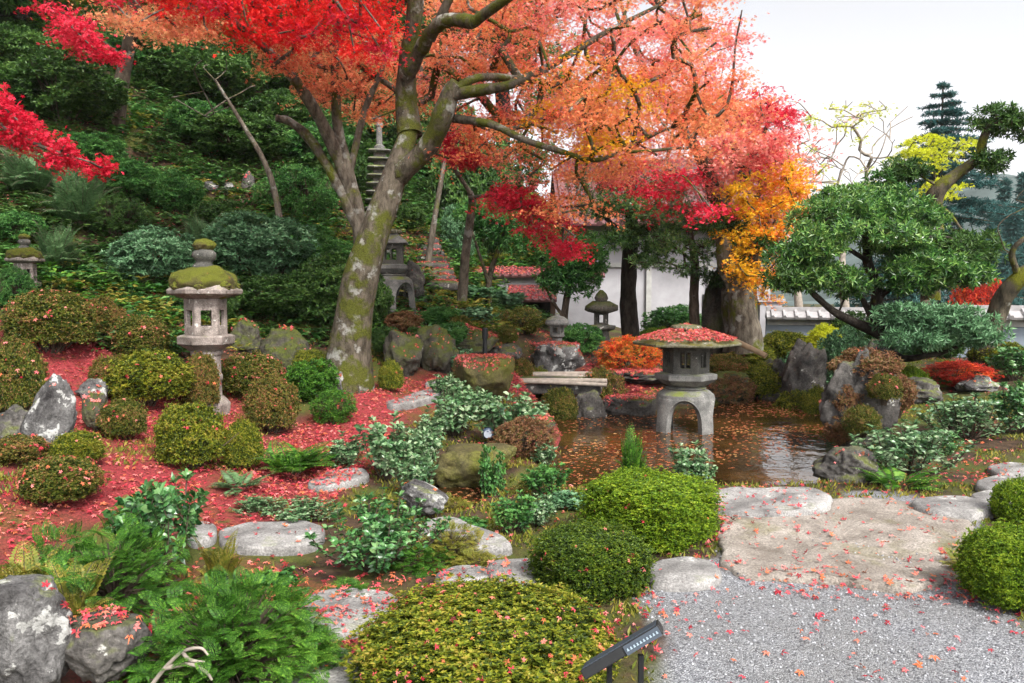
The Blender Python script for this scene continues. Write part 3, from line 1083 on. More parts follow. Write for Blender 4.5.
# ------------------------------------------------------------------ trees
def grow(limbs, tips, base_r=.006, k=.0045, seed=0, sag=.08, maxr=.09, mb=None, sides_small=4):
    """limbs: list of (points, radii) already drawn; tips: crown spots. Joins every tip to the wood by the shortest
    free way so that branches fork as they go out; twigs thicken with what they carry"""
    rs = np.random.default_rng(seed)
    nodes, rad0 = [], []
    for pts, rr in limbs:
        for p, r in list(zip(pts, rr))[len(pts) // 4:]:
            nodes.append(p); rad0.append(r)
    nodes = list(map(np.asarray, nodes))
    n0 = len(nodes)
    parent = [-1] * n0
    tips = np.asarray(tips)
    d = np.min(((tips[:, None] - np.array(nodes)[None]) ** 2).sum(-1), 1)
    order = np.argsort(d)
    for i in order:
        t = tips[i]
        A = np.array(nodes)
        dd = np.linalg.norm(A - t, axis=1)
        dd[:n0] *= .9
        j = int(np.argmin(dd))
        L_ = dd[j]
        steps = max(1, int(L_ / .35))
        prev = j
        for s in range(1, steps + 1):
            q = nodes[j] * (1 - s / steps) + t * (s / steps)
            if s < steps:
                q = q + rs.normal(size=3) * .05 * min(1, L_) + [0, 0, math.sin(math.pi * s / steps) * sag * min(L_, 1.5)]
            nodes.append(q); parent.append(prev); prev = len(nodes) - 1
    cnt = np.zeros(len(nodes))
    for i in range(len(nodes) - 1, n0 - 1, -1):
        cnt[i] += 1
        cnt[parent[i]] += cnt[i]
    mb = mb or MB()
    child = {}
    for i in range(n0, len(nodes)):
        child.setdefault(parent[i], []).append(i)
    def r_of(i):
        return min(maxr, base_r + k * math.sqrt(cnt[i]))
    # chains
    starts = [(p, c) for p, cs in child.items() for n_, c in enumerate(sorted(cs, key=lambda c: -cnt[c])) if p < n0 or n_ > 0]
    for p, c in starts:
        ch = [p, c]
        while c in child:
            c = max(child[c], key=lambda q: cnt[q])
            ch.append(c)
        pts = np.array([nodes[i] for i in ch])
        rr = np.array([r_of(max(i, ch[1])) if i >= n0 else r_of(ch[1]) for i in ch])
        if len(pts) > 2:
            k2 = 2
            cp = catmull(pts, k2)
            rr = np.interp(np.linspace(0, 1, len(cp)), np.linspace(0, 1, len(rr)), rr)
            pts = cp
        tube(mb, pts, rr, 6 if rr[0] > .03 else sides_small, cap=False)
    return mb

def limb(mb, pxs, r0, r1, rough=.25, seed=0, sides=10, per=6, radii=None):
    """pxs: list of (px,py,D)"""
    pts = catmull([P(*q) for q in pxs], per)
    if radii is not None:
        rr = np.interp(np.linspace(0, 1, len(pts)), np.linspace(0, 1, len(radii)), radii)
    else:
        rr = np.linspace(r0, r1, len(pts))
    tube(mb, pts, rr, sides, rough, seed)
    return pts, rr

def sprays(tips, n, leaf, seed, radius=.42, thick=.055, tmpl=None, tiltsd=.65, droop=.18):
    """flat layered sprays of leaves round each tip"""
    rs = np.random.default_rng(seed)
    tips = np.asarray(tips)
    N = len(tips)
    rad = radius * rs.uniform(.6, 1.3, N)
    tilt = rs.normal(size=(N, 2)) * .22
    idx = np.repeat(np.arange(N), n)
    a = rs.uniform(0, 6.28, len(idx))
    r = np.sqrt(rs.random(len(idx)))
    # uneven lobes give ragged outlines and gaps
    lob = .72 + .28 * np.sin(a * 3 + idx * 1.7) + .18 * np.sin(a * 7 + idx * 2.9)
    r = r * lob
    x, y = np.cos(a) * r * rad[idx], np.sin(a) * r * rad[idx]
    z = rs.normal(size=len(idx)) * thick * (1 - r * .5) + x * tilt[idx, 0] + y * tilt[idx, 1] - droop * rad[idx] * r ** 2
    pos = tips[idx] + np.stack([x, y, z], 1)
    ax = unit(np.array([0, 0, 1.]) + rs.normal(size=(len(idx), 3)) * tiltsd)
    tv, tf = tmpl or t_star(5)
    return inst(tv, tf, pos, basis(ax, rs.uniform(0, 6.28, len(idx))), leaf * rs.uniform(.7, 1.25, len(idx)))

def px_in(poly, n, rs, y0=None):
    poly = np.array(poly, float)
    lo, hi = poly.min(0), poly.max(0)
    out = []
    while len(out) < n:
        q = rs.uniform(lo, hi)
        if inpoly(np.array([q[0]]), np.array([q[1]]), poly)[0]:
            out.append(q)
    return np.array(out)

def tree(name, label, cat, limbs_px, crown_fn, bark_, group=None, seed=0, maxr=.09, k=.0045, base_r=.006, trunk_name='trunk', sag=.08):
    """limbs_px: list of (list of (px,py,D), r0, r1, rough); crown_fn returns (tips, MB, materials)"""
    base = P(*limbs_px[0][0][0])
    e = empty(name, tuple(base), label, cat, group)
    mb = MB()
    L_ = []
    for i, lp in enumerate(limbs_px):
        pxs, r0, r1 = lp[:3]
        L_.append(limb(mb, pxs, r0, r1, lp[3] if len(lp) > 3 else .2, seed + i, 12 if r0 > .1 else 8, radii=lp[4] if len(lp) > 4 else None))
    tips, cm, mats = crown_fn()
    if len(tips):
        grow(L_, tips, seed=seed, mb=mb, maxr=maxr, k=k, base_r=base_r, sag=sag)
    for v in mb.V:
        v -= base
    o = obj(trunk_name, mb, M[bark_], e, sm=True)
    if cm is not None:
        for v in cm.V:
            v -= base
        obj('crown', cm, [M[x] for x in mats], e)
    return e

def spray_crown(groups, leaf, seed, n, radius=.42, **kw):
    """groups: list of (polygon in pixels, count, (Dmin,Dmax), material name)"""
    def fn():
        rs = np.random.default_rng(seed)
        mb = MB()
        allt, mats = [], []
        for gi, (poly, cnt, (d0, d1), mat) in enumerate(groups):
            q = px_in(poly, int(cnt * 1.35), rs)
            t = np.array([P(a, b, rs.uniform(d0, d1)) for a, b in q])
            t = t[fbm(t * .75 + 5, seed, 3) > -.16]       # open places between the boughs
            mat = (mat,) if isinstance(mat, str) else mat
            pick = np.clip(((fbm(t * .6, seed + 40, 2) * 1.3 + .5) * len(mat) + rs.normal(size=len(t)) * .35).astype(int), 0, len(mat) - 1)
            for mi, mname in enumerate(mat):
                tt = t[pick == mi]
                if len(tt) == 0:
                    continue
                if mname not in mats:
                    mats.append(mname)
                v, f = sprays(tt, n, leaf, seed + gi * 7 + mi, radius, **kw)
                mb.add(v, f, mats.index(mname))
            allt.append(t)
        return np.concatenate(allt), mb, mats
    return fn

def pad_crown(pads, leaf, seed, per=900, tmpl=None, hollow=.3, lump=.3, tips_per=7):
    """pads: list of (px,py,D,half width px,half height px,material)"""
    def fn():
        rs = np.random.default_rng(seed)
        mb = MB()
        tips, mats = [], []
        for i, (px, py, D, hw, hh, mat) in enumerate(pads):
            c = P(px, py, D)
            a, b = S(hw, D), S(hh, D)
            if mat not in mats:
                mats.append(mat)
            sh = np.array([a, a * .8, b])
            v, f = cloud_leaves(rs, max(150, int(per * min(3.0, (hw * hh) / 1400.))), leaf, sh, hollow, lump, seed + i, tmpl or t_rosette(6, 60, .30))
            mb.add(v + c, f, mats.index(mat))
            for j in range(tips_per):
                d = unit(rs.normal(size=3)) * rs.uniform(.2, .75)
                tips.append(c + d * sh)
        return np.array(tips), mb, mats
    return fn
# ------------------------------------------------------------------ rocks and paving
CATCH = []      # things that fallen leaves can lie on

def rock(name, px, py, wpx, hpx, mat, label, cat='rock', group=None, D=None, deep=.8, seed=0, rough=.28, flat_top=None, rz=0., sink=.18, cuts=9, lean=(0, 0), catch=True, sub=5):
    g = G(px, py) if D is None else on(px, D)
    w, h = S(wpx, g[1]) / 2, S(hpx, g[1])
    h = min(max(h * .6, P(px, py - hpx, g[1] + w * deep * .5)[2] - g[2]), h * 2.2)
    mb = rock_mesh(w, w * deep, h * .62, seed, sub, rough, cuts, flat_top)
    o = obj(name, mb, M[mat], sm=True)
    zmax = max(v[:, 2].max() for v in mb.V)
    o.location = (g[0], g[1] + w * deep * .5, g[2] + h - zmax)
    o.rotation_euler = (lean[0], lean[1], rz)
    tag(o, label, cat, group)
    if catch:
        CATCH.append(o)
    return o

def slab(name, pxs, mat, label, cat='paving stone', group='flat stones of the garden path', h=.06, z=None, seed=0, round_=.03, rough=.012, catch=True):
    pts = []
    for a, b in pxs:
        if z is None:
            q = G(a, b)
            pts.append([q[0], q[1]])
        else:
            pts.append(flatxy(a, b, z + h))
    pts = np.array(pts)
    c = pts.mean(0)
    zz = Z(*c) if z is None else z
    loop = np.vstack([pts, pts[:1]])
    per = 8
    n0 = len(pts)
    p = np.vstack([pts[-1:], pts, pts[:2]])
    out = []
    for i in range(1, n0 + 1):
        for t in np.linspace(0, 1, per, endpoint=False):
            a, b, cc, d = p[i - 1], p[i], p[i + 1], p[i + 2]
            out.append(.5 * ((2 * b) + (cc - a) * t + (2 * a - 5 * b + 4 * cc - d) * t * t + (3 * b - a - 3 * cc + d) * t ** 3))
    loop = np.array(out)
    p3 = np.column_stack([loop, np.zeros(len(loop))])
    k = fbm(p3 * 7, seed, 4)
    loop = c + (loop - c) * (1 + .07 * k[:, None])
    size = np.linalg.norm(loop - c, axis=1).mean()
    prof = [(1 - i / 14.) for i in range(14)]
    V = []
    rr = round_ * .55 / size
    n = len(loop)
    rings = [(1.0, -.12), (1.0 + .004, -.01), (1.0, h * .45), (1 - rr * .35, h * .8), (1 - rr, h * .97)] + [(1 - rr - (1 - rr) * t, h) for t in (.06, .14, .24, .35, .47, .6, .73, .87)]
    for s, zq in rings:
        V.append(np.column_stack([c + (loop - c) * s, np.full(n, zq)]))
    V = np.array(V)
    flat = V.reshape(-1, 3)
    nz = (.5 - np.abs(fbm(np.column_stack([flat[:, :2], np.zeros(len(flat))]) * 3.1, seed + 8, 4)) * 1.6) * rough * 1.2 + fbm(np.column_stack([flat[:, :2], np.zeros(len(flat))]) * 2.2, seed + 2, 3) * rough * 1.6 + fbm(np.column_stack([flat[:, :2], flat[:, 2]]) * 12, seed + 3, 3) * rough * .5
    flat[:, 2] += np.where(flat[:, 2] > h * .4, nz, 0)
    flat = flat + np.array([0, 0, zz])
    m = len(rings)
    idx = np.arange(m - 1)[:, None] * n
    a = np.arange(n)[None]
    b = (a + 1) % n
    Fq = np.stack([idx + a, idx + b, idx + n + b, idx + n + a], -1).reshape(-1, 4)
    ctr = flat[-n:].mean(0)
    mb = MB()
    mb.add(np.vstack([flat, ctr]), Fq)
    last = (m - 1) * n
    mb.Fs.append((np.array([[last + i, last + (i + 1) % n, len(flat)] for i in range(n)]), np.zeros(n, int)))
    base = np.array([c[0], c[1], zz])
    mb.V[0] = mb.V[0] - base
    o = obj(name, mb, M[mat], sm=True)
    o.location = base
    tag(o, label, cat, group)
    if catch:
        CATCH.append(o)
    return o

slab('flat_stone', [(722, 514), (765, 503), (850, 499), (925, 503), (962, 516), (972, 545), (958, 575), (905, 588), (850, 582), (790, 577), (738, 574), (720, 556), (716, 535)], 'paver_tan',
     'huge flat tan stone scattered with red leaves beside the gravel', h=.03, z=0., seed=2, round_=.07, rough=.02)
slab('flat_stone', [(700, 492), (760, 487), (812, 489), (834, 498), (818, 508), (775, 514), (730, 514), (700, 506)], 'paver', 'long pale flat stone between the pond edge and the huge tan stone', h=.06, z=0., seed=3, round_=.07, rough=.02)
slab('flat_stone', [(912, 500), (945, 495), (985, 499), (995, 507), (970, 515), (925, 511)], 'paver', 'pale oval stone behind the right end of the huge tan stone', h=.07, z=0., seed=4, round_=.05)
slab('flat_stone', [(972, 493), (992, 489), (1012, 492), (1015, 500), (995, 503), (975, 500)], 'paver', 'small pale stepping stone just beyond the oval stone at right', h=.06, z=0., seed=5, round_=.04)
slab('flat_stone', [(978, 480), (1000, 474), (1026, 474), (1034, 483), (1010, 489), (982, 487)], 'paver', 'pale stepping stone third from last on the right hand path', h=.06, z=0., seed=6, round_=.04)
slab('flat_stone', [(988, 465), (1010, 461), (1034, 463), (1038, 470), (1005, 472)], 'paver', 'farthest pale stepping stone on the right hand path', h=.05, z=0., seed=7, round_=.04)
slab('flat_stone', [(652, 562), (680, 556), (712, 560), (722, 570), (712, 580), (675, 583), (650, 578)], 'paver', 'pale flat stone between the round bush and the gravel', h=.05, z=0., seed=8, round_=.05)
slab('flat_stone', [(487, 563), (505, 557), (540, 556), (560, 565), (545, 578), (505, 580), (489, 575)], 'paver', 'pale flat stone partly hidden behind the round clipped bush', h=.05, z=0., seed=9, round_=.05)
slab('flat_stone', [(420, 534), (445, 525), (475, 533), (508, 548), (505, 557), (465, 558), (432, 553)], 'paver', 'long pale stone right of the glossy shrub beside the inlet', h=.08, seed=10, round_=.05)
slab('flat_stone', [(436, 583), (455, 574), (485, 573), (495, 581), (475, 589), (445, 591)], 'paver', 'small pale stone above the largest bush', h=.05, seed=11, round_=.04)
slab('flat_stone', [(218, 535), (240, 527), (290, 524), (322, 532), (318, 550), (270, 556), (228, 552)], 'paver', 'wide pale path stone left of the glossy shrub', h=.05, seed=12, round_=.05)
slab('flat_stone', [(182, 530), (200, 524), (216, 530), (214, 545), (192, 548)], 'paver', 'small leaf strewn stone at the left end of the path', h=.04, seed=13, round_=.04)
slab('flat_stone', [(300, 612), (330, 598), (378, 598), (402, 608), (385, 628), (340, 640), (305, 632)], 'paver', 'flat grey stone under the bright fern, half covered by leaves', h=.05, seed=14, round_=.05)
slab('flat_stone', [(262, 680), (290, 660), (335, 655), (362, 672), (350, 705), (280, 712)], 'paver', 'nearest flat stone at the foot of the bright fern', h=.05, seed=15, round_=.05)
slab('flat_stone', [(308, 484), (330, 474), (362, 474), (368, 482), (340, 490), (315, 492)], 'paver', 'pale stone sunk in the red leaves of the rising path', h=.04, seed=16, round_=.04)
slab('flat_stone', [(385, 405), (400, 396), (440, 388), (455, 392), (430, 404), (398, 411)], 'paver', 'long pale stone high on the leaf covered path', h=.05, seed=17, round_=.04)
slab('flat_stone', [(425, 388), (445, 376), (470, 374), (474, 382), (450, 388)], 'paver', 'farthest pale stone where the leafy path turns behind the mossy boulder', h=.05, seed=18, round_=.04)

G1 = 'rocks of the near slope'
rock('rock', 6, 700, 96, 122, 'rock_pale', 'lichen spotted boulder cut by the bottom left corner', seed=3, deep=.8, D=3.05, flat_top=.62)
rock('rock', 90, 700, 84, 84, 'rock', 'rounded dark boulder beside the corner boulder, leaves on top', seed=8, deep=.8, D=3.15, cuts=6, flat_top=.6)
rock('standing_rock', 36, 462, 52, 90, 'rock_pale', 'tall pointed grey standing rock on the left slope', D=5.9, seed=21, deep=.6, cuts=12, lean=(0, .25))
rock('rock', 5, 455, 40, 50, 'rock', 'dark rock left of the tall pointed one', D=5.9, seed=22)
rock('rock', 92, 402, 34, 24, 'rock_pale', 'small pale rock between two rusty bushes on the slope', seed=23)
rock('rock', 92, 432, 22, 40, 'rock_moss', 'narrow mossy rock right of the tall pointed one', seed=24)
rock('rock', 285, 368, 60, 42, 'rock_moss', 'big shaded boulder left of the mossy maple trunk', seed=25, deep=.7)
rock('rock', 246, 352, 36, 34, 'rock_moss', 'dark boulder behind the stone lantern with the mossy roof', seed=26)
rock('rock', 335, 392, 26, 28, 'rock_pale', 'small rock at the foot of the mossy maple', seed=27)
rock('rock', 402, 375, 44, 46, 'rock_moss', 'mossy bank rock just right of the mossy maple', seed=28)
rock('rock', 438, 372, 44, 48, 'rock_moss', 'mossy bank rock under the ivy, left of the black post', seed=29)
rock('rock', 470, 352, 50, 26, 'rock_moss', 'low mossy rock on the bank behind the leafy path', seed=30)
rock('rock', 412, 300, 30, 40, 'rock', 'bare rock left of the stone steps', seed=31)
rock('mossy_boulder', 486, 404, 70, 48, 'rock_yellow', 'round yellow mossy boulder capped with pink leaves', seed=32, cuts=4, rough=.14, flat_top=.55)
rock('mossy_rock', 472, 508, 92, 62, 'rock_yellow', 'broad mossy overhanging rock at the pond inlet', seed=33, flat_top=.6, deep=.7, D=7.35)
rock('rock', 424, 520, 46, 34, 'rock_pale', 'slanting pale rock left of the mossy inlet rock', seed=34, flat_top=.35, lean=(0, .45))
rock('rock', 532, 448, 48, 26, 'rock_moss', 'small rock under pink leaves where the near bank meets the pond', seed=35, D=9.3)
rock('rock', 554, 372, 56, 30, 'rock_pale', 'white rock topped with red leaves below the little lantern', seed=36, D=13.6, flat_top=.3)
BK = 'rocks along the far bank of the pond'
rock('rock', 505, 408, 34, 26, 'rock', 'dark rock under the left end of the bridge', group=BK, seed=37, D=12.4)
rock('rock', 588, 420, 44, 30, 'rock', 'dark rock at the right foot of the bridge', group=BK, seed=38, D=11.4)
rock('flat_rock', 632, 418, 60, 22, 'rock', 'flat leaf covered rock at the waterline beside the pond lantern', group=BK, seed=39, flat_top=.4, D=11.6)
rock('flat_rock', 646, 398, 70, 26, 'rock', 'flat leaf covered rock one step above the waterline rock', group=BK, seed=40, flat_top=.4, D=12.9)
rock('rock', 735, 405, 48, 34, 'rock_moss', 'mossy rock behind the right legs of the pond lantern', group=BK, seed=41, D=12.8)
rock('rock', 778, 392, 46, 34, 'rock', 'dark rock at the far right bend of the pond', group=BK, seed=42, D=13.4)
rock('rock', 808, 388, 50, 50, 'rock', 'tall grey rock between the pond and the big crusty rock', group=BK, seed=43, D=13.0)
rock('crusty_rock', 868, 448, 78, 100, 'rock', 'big craggy rock overgrown with rusty fern at the pond', seed=44, rough=.4, deep=.7, D=8.9, cuts=12)
rock('crusty_rock', 880, 372, 36, 34, 'rock', 'knobbly brown rock at the foot of the cloud pruned tree', seed=45, D=10.6)
rock('rock', 857, 500, 62, 54, 'rock', 'dark angular rock at the near right corner of the pond', seed=46, D=6.9, cuts=7)
rock('flat_rock', 800, 452, 50, 14, 'rock_pale', 'low wet rock lying in the pond water', seed=47, D=9.0, flat_top=.2)
rock('flat_rock', 765, 455, 40, 8, 'rock_pale', 'thin wet rock ledge barely above the pond water', seed=48, D=9.0, flat_top=.2)
rock('rock', 988, 402, 46, 26, 'rock_pale', 'pale rock beside the red shrub on the right bank', seed=49, D=10.5)
rock('rock', 922, 412, 56, 36, 'rock', 'shaded dark rock under the right arm of the pruned tree', seed=50, D=10.3)
rock('rock', 945, 395, 30, 22, 'rock_yellow', 'ochre rock behind the shaded rock on the right bank', seed=51, D=11.0)
HB = 'rocks in the hillside undergrowth'
rock('rock', 212, 200, 16, 16, 'rock_pale', 'pale rock halfway up the hillside, left of its neighbour', group=HB, seed=52, D=14.2)
rock('rock', 230, 196, 14, 14, 'rock_pale', 'smaller pale rock right of its twin halfway up the hillside', group=HB, seed=53, D=14.6)
rock('rock', 250, 184, 14, 14, 'rock', 'grey rock below the dark fern bank on the hillside', group=HB, seed=54, D=15.2)
rock('rock', 148, 286, 40, 36, 'rock_moss', 'mossy rock under the grey green shrub by the wall of foliage', group=HB, seed=55)
rock('rock', 716, 335, 26, 72, 'rock_moss', 'tall mossy standing rock behind the second pine', seed=56, D=15.2, rough=.2)

for o_ in CATCH:
    if o_.name.startswith(('mossy_boulder', 'flat_rock')) or 'leaves' in o_['label'] or 'leaf' in o_['label']:
        if not o_.name.startswith('flat_stone'):
            o_['cap'] = max(o_.dimensions[0], .3) * .5 if False else max(abs(v.co.x) for v in o_.data.vertices) * .95
# ------------------------------------------------------------------ stone lanterns
def chamber(mb, n, r, z0, h, t, ww, wh, rot=0., mat=0):
    """n walls, each with one opening ww wide and wh high"""
    ap = r * math.cos(math.pi / n)
    side = 2 * r * math.sin(math.pi / n)
    for i in range(n):
        a = rot + 2 * math.pi * (i + .5) / n
        cx, cy = (ap - t / 2) * math.cos(a), (ap - t / 2) * math.sin(a)
        tx, ty = -math.sin(a), math.cos(a)
        jw = (side - ww) / 2
        for s in (-1, 1):
            o = s * (ww / 2 + jw / 2 - .002)
            box(mb, cx + tx * o, cy + ty * o, z0 + h / 2, t, jw, h - .004, a, mat)
        hb = (h - wh) * .45
        box(mb, cx, cy, z0 + hb / 2 + .001, t * .96, ww + .01, hb, a, mat)
        ht = (h - wh) * .55
        box(mb, cx, cy, z0 + h - ht / 2 - .001, t * .96, ww + .01, ht, a, mat)

def pedestal_lantern(label, loc, rz, scale, group='stone lanterns'):
    e = empty('stone_lantern', loc, label, 'stone lantern', group, rz, (scale,) * 3)
    mb = MB(); lathe(mb, [(.23, -.15), (.24, .05), (.21, .09), (.17, .13)], 6, wob=.03); obj('base', mb, M['granite_warm'], e, bevel=.01)
    mb = MB(); lathe(mb, [(.155, .12), (.15, .30), (.165, .32), (.165, .37), (.15, .39), (.15, .58), (.17, .60), (.17, .64)], 20, wob=.02); obj('post', mb, M['granite_warm'], e, bevel=.006)
    mb = MB(); lathe(mb, [(.17, .632), (.22, .67), (.285, .71), (.30, .715), (.305, .80), (.26, .815)], 6, wob=.02); obj('platform', mb, M['granite_warm'], e, bevel=.008)
    mb = MB(); chamber(mb, 6, .225, .812, .40, .05, .11, .17); obj('light_chamber', mb, M['granite_warm'], e, bevel=.006)
    mb = MB(); lathe(mb, [(.20, 1.205), (.34, 1.25), (.395, 1.262), (.405, 1.31), (.36, 1.34), (.27, 1.40), (.17, 1.47), (.10, 1.51)], 6, wob=.05); obj('roof', mb, M['granite_warm'], e, bevel=.01)
    v, f = ico(4)
    vv = v * [.34, .335, .20] * (1 + .22 * fbm(v * 2.3, 5, 3)[:, None]) + [-.02, 0, 1.375]
    mb = MB(); mb.add(vv, f)
    for k in range(7):      # lumps of lichen and turf along the eave
        a = k * .9
        w = v[:, :] * np.array([.07, .07, .055]) * (1 + .4 * fbm(v * 3, k, 3)[:, None])
        mb.add(w + [.30 * math.cos(a), .30 * math.sin(a), 1.345], f)
    obj('moss_cap', mb, M['moss_cushion'], e, sm=True)
    mb = MB(); lathe(mb, [(.08, 1.46), (.11, 1.52), (.12, 1.56), (.08, 1.60), (.09, 1.62), (.125, 1.66), (.125, 1.71), (.07, 1.76)], 16, wob=.08); obj('finial', mb, M['granite_dark'], e, sm=True)
    mb = MB(); mb.add(v * [.115, .11, .075] * (1 + .25 * fbm(v * 3, 9, 3)[:, None]) + [0, 0, 1.79], f); obj('moss_tuft', mb, M['moss_cushion'], e, sm=True)
    return e

M['moss_cushion'] = stone('moss_cushion', (.05, .045, .015), (.11, .09, .03), moss=(.085, .095, .008), moss_amt=.55, lichen=.12, scale=6, bump=1., fine=120., lichen_col=(.30, .12, .04))

def snow_lantern(label, loc, rz, scale, mat, litter=True, group='stone lanterns', roof_r=.70, n=6, roof_mat='roof_edge'):
    """low lantern on four splayed legs with a wide roof"""
    e = empty('snow_lantern', loc, label, 'stone lantern', group, rz, (scale,) * 3)
    for q in range(4):
        a0 = R(45) + q * math.pi / 2
        pr = np.array([(.05, .555, .785), (.20, .55, .785), (.30, .52, .785), (.362, .47, .785)] + [(.372 + .05 * ((.43 - z_) / .4) ** .6 if z_ < .43 else .372, z_, .785 - .55 * math.sqrt(max(0, 1 - (max(0, z_ - .14) / .285) ** 2))) for z_ in (.43, .425, .42, .41, .395, .375, .35, .32, .28, .23, .18, .12, .05, -.08, -.22)])
        tt = np.linspace(0, len(pr) - 1, 37)
        pr = np.stack([np.interp(tt, range(len(pr)), pr[:, k]) for k in range(3)], 1)
        tan = unit(np.gradient(pr[:, :2], axis=0))
        nor = np.stack([tan[:, 1], -tan[:, 0]], 1)
        NC = 9
        V = []
        for (r, z, ph), nn in zip(pr, nor):
            for sidein in (0, 1):
                rr = max(.01, r + nn[0] * .10 * sidein); zz = z + nn[1] * .10 * sidein
                for c_ in range(NC):
                    a_ = a0 + ph * (c_ / (NC - 1) * 2 - 1) * (1 if sidein == 0 else 1)
                    V.append([rr * math.cos(a_), rr * math.sin(a_), zz])
        m = len(pr)
        Fs = []
        W2 = 2 * NC
        for i in range(m - 1):
            for c_ in range(NC - 1):
                o = i * W2 + c_
                Fs.append([o, o + 1, o + W2 + 1, o + W2])
                Fs.append([o + NC, o + NC + W2, o + NC + W2 + 1, o + NC + 1])
            Fs.append([i * W2, i * W2 + W2, i * W2 + W2 + NC, i * W2 + NC])
            o = i * W2 + NC - 1
            Fs.append([o, o + NC, o + NC + W2, o + W2])
        mb = MB(); mb.add(np.array(V), Fs)
        obj('leg', mb, M[mat], e, bevel=.008)
    mb = MB(); lathe(mb, [(.22, .50), (.27, .555), (.20, .575)], 24); obj('collar', mb, M[mat], e, bevel=.008)
    mb = MB(); lathe(mb, [(.22, .568), (.30, .60), (.395, .665), (.40, .67), (.40, .735), (.31, .75)], n); obj('platform', mb, M[mat], e, bevel=.008)
    mb = MB(); chamber(mb, n, .30, .748, .365, .045, .13 if n == 6 else .2, .20)
    ap = .30 * math.cos(math.pi / n)
    for i in range(n):
        a = 2 * math.pi * (i + .5) / n
        box(mb, (ap - .022) * math.cos(a), (ap - .022) * math.sin(a), .93, .02, .022, .21, a)
    obj('light_chamber', mb, M['granite_dark'], e, bevel=.004)
    s = roof_r / .70
    mb = MB(); lathe(mb, [(.26, 1.11), (.60 * s, 1.112), (.69 * s, 1.105), (.70 * s, 1.135), (.66 * s, 1.16), (.48 * s, 1.215), (.32 * s, 1.26), (.18, 1.295)], n, wob=.012); obj('roof', mb, M[roof_mat], e, bevel=.01)
    mb = MB(); lathe(mb, [(.12, 1.285), (.19, 1.30), (.205, 1.33), (.19, 1.36), (.10, 1.375)], 20, wob=.02); obj('cap', mb, M['roof_edge'], e, bevel=.006)
    return e

g = G(208, 408)
kas = pedestal_lantern('tall pedestal lantern with thick moss on its roof among the bushes', (g[0], g[1], g[2]), R(22), .97)
g = G(26, 285)
FD = g[1] - .3
top = P(24, 234, FD)[2]
sc = S(36, FD) / .80
far = copy_tree(kas); far.location = (P(24, 234, FD)[0], FD, top - 1.86 * sc); far.scale = (sc,) * 3; far.rotation_euler = (0, 0, R(40))
far['label'] = 'smaller mossy lantern at the left edge of the photo'
sc = .56
up_ = copy_tree(kas); up_.location = (P(171, 165, 17)[0], 17, P(171, 112, 17)[2] - 1.86 * sc); up_.scale = (sc,) * 3
up_['label'] = 'tiny grey lantern high on the dark hillside'
lx = P(685, 430, 10.35)
yuk = snow_lantern('wide roofed lantern standing in the pond, roof covered with red leaves', (lx[0], 10.35, WATER), R(-14), 1.0, 'granite')
g = on(392, 13.0)
hid = snow_lantern('grey legged lantern half hidden behind the mossy maple trunk', (g[0], 13.0, P(392, 306, 13.0)[2]), R(50), .90, 'granite', roof_r=.42, n=4, roof_mat='granite')
# little domed lantern by the white rock
D0 = 13.9
g = P(557, 346, D0)
e = empty('domed_lantern', tuple(g), 'little pale lantern with a domed roof above the white rock', 'stone lantern', 'stone lanterns')
mb = MB(); lathe(mb, [(.12, -.04), (.12, .05), (.09, .08), (.09, .14), (.13, .17), (.13, .20)], 16); obj('base', mb, M['granite'], e)
mb = MB(); chamber(mb, 4, .135, .2, .16, .03, .09, .09, R(20)); obj('light_chamber', mb, M['granite'], e)
mb = MB(); lathe(mb, [(.10, .36), (.20, .37), (.21, .40), (.19, .46), (.12, .51), (.05, .53), (.045, .56), (.02, .58)], 20); obj('roof', mb, M['granite'], e)
# rough natural stone lantern
D0 = 15.2
g = P(601, 350, D0)
e = empty('rough_lantern', tuple(g), 'dark lantern of two rough stone discs in front of the plaster wall', 'stone lantern', 'stone lanterns')
mb = MB(); lathe(mb, [(.20, -.2), (.18, .1), (.15, .38)], 12, wob=.12); obj('post', mb, M['granite_dark'], e, sm=True)
mb = MB(); lathe(mb, [(.12, .36), (.27, .40), (.28, .46), (.12, .50)], 16, wob=.12); obj('platform', mb, M['granite_dark'], e, sm=True)
mb = MB(); chamber(mb, 4, .17, .48, .24, .04, .11, .15, R(30)); obj('light_chamber', mb, M['granite_dark'], e)
mb = MB(); lathe(mb, [(.12, .70), (.30, .74), (.31, .84), (.16, .92)], 16, wob=.14, seed=4); obj('roof', mb, M['rock_moss'], e, sm=True)
mb = MB(); lathe(mb, [(.09, .90), (.13, .98), (.10, 1.06), (.03, 1.13)], 12, wob=.1, seed=7); obj('finial', mb, M['rock_moss'], e, sm=True)
# pagoda
M['granite_mid'] = stone('granite_mid', (.08, .08, .075), (.20, .20, .18), moss_amt=.2, lichen=.15, scale=5, bump=.4, fine=80.)
D0 = 15.5
g = on(379, D0)
top = P(378, 116, D0)[2]
Ht = top - g[2]
e = empty('stone_pagoda', (P(379, 116, D0)[0], D0, g[2]), 'slender many tiered stone pagoda with a tall spire behind the maple trunk', 'pagoda')
n_t = 9
spire = .62
body = Ht - spire
mb = MB(); box(mb, 0, 0, .12, .5, .5, .44); box(mb, 0, 0, .45, .3, .3, .26); obj('base', mb, M['granite'], e, bevel=.01)
z0 = .56
st = (body - z0) / n_t
for i in range(n_t):
    w = .36 * (1 - .34 * i / n_t)
    mb = MB()
    lathe(mb, [(w * .62, 0), (w * .62, st * .44), (w * .80, st * .46), (w * 1.18, st * .62), (w * 1.22, st * .72), (w * .95, st * .86), (w * .55, st * .985)], 4, R(45 + 12), (0, 0, z0 + i * st))
    obj('tier', mb, M['granite_mid'], e, bevel=.008)
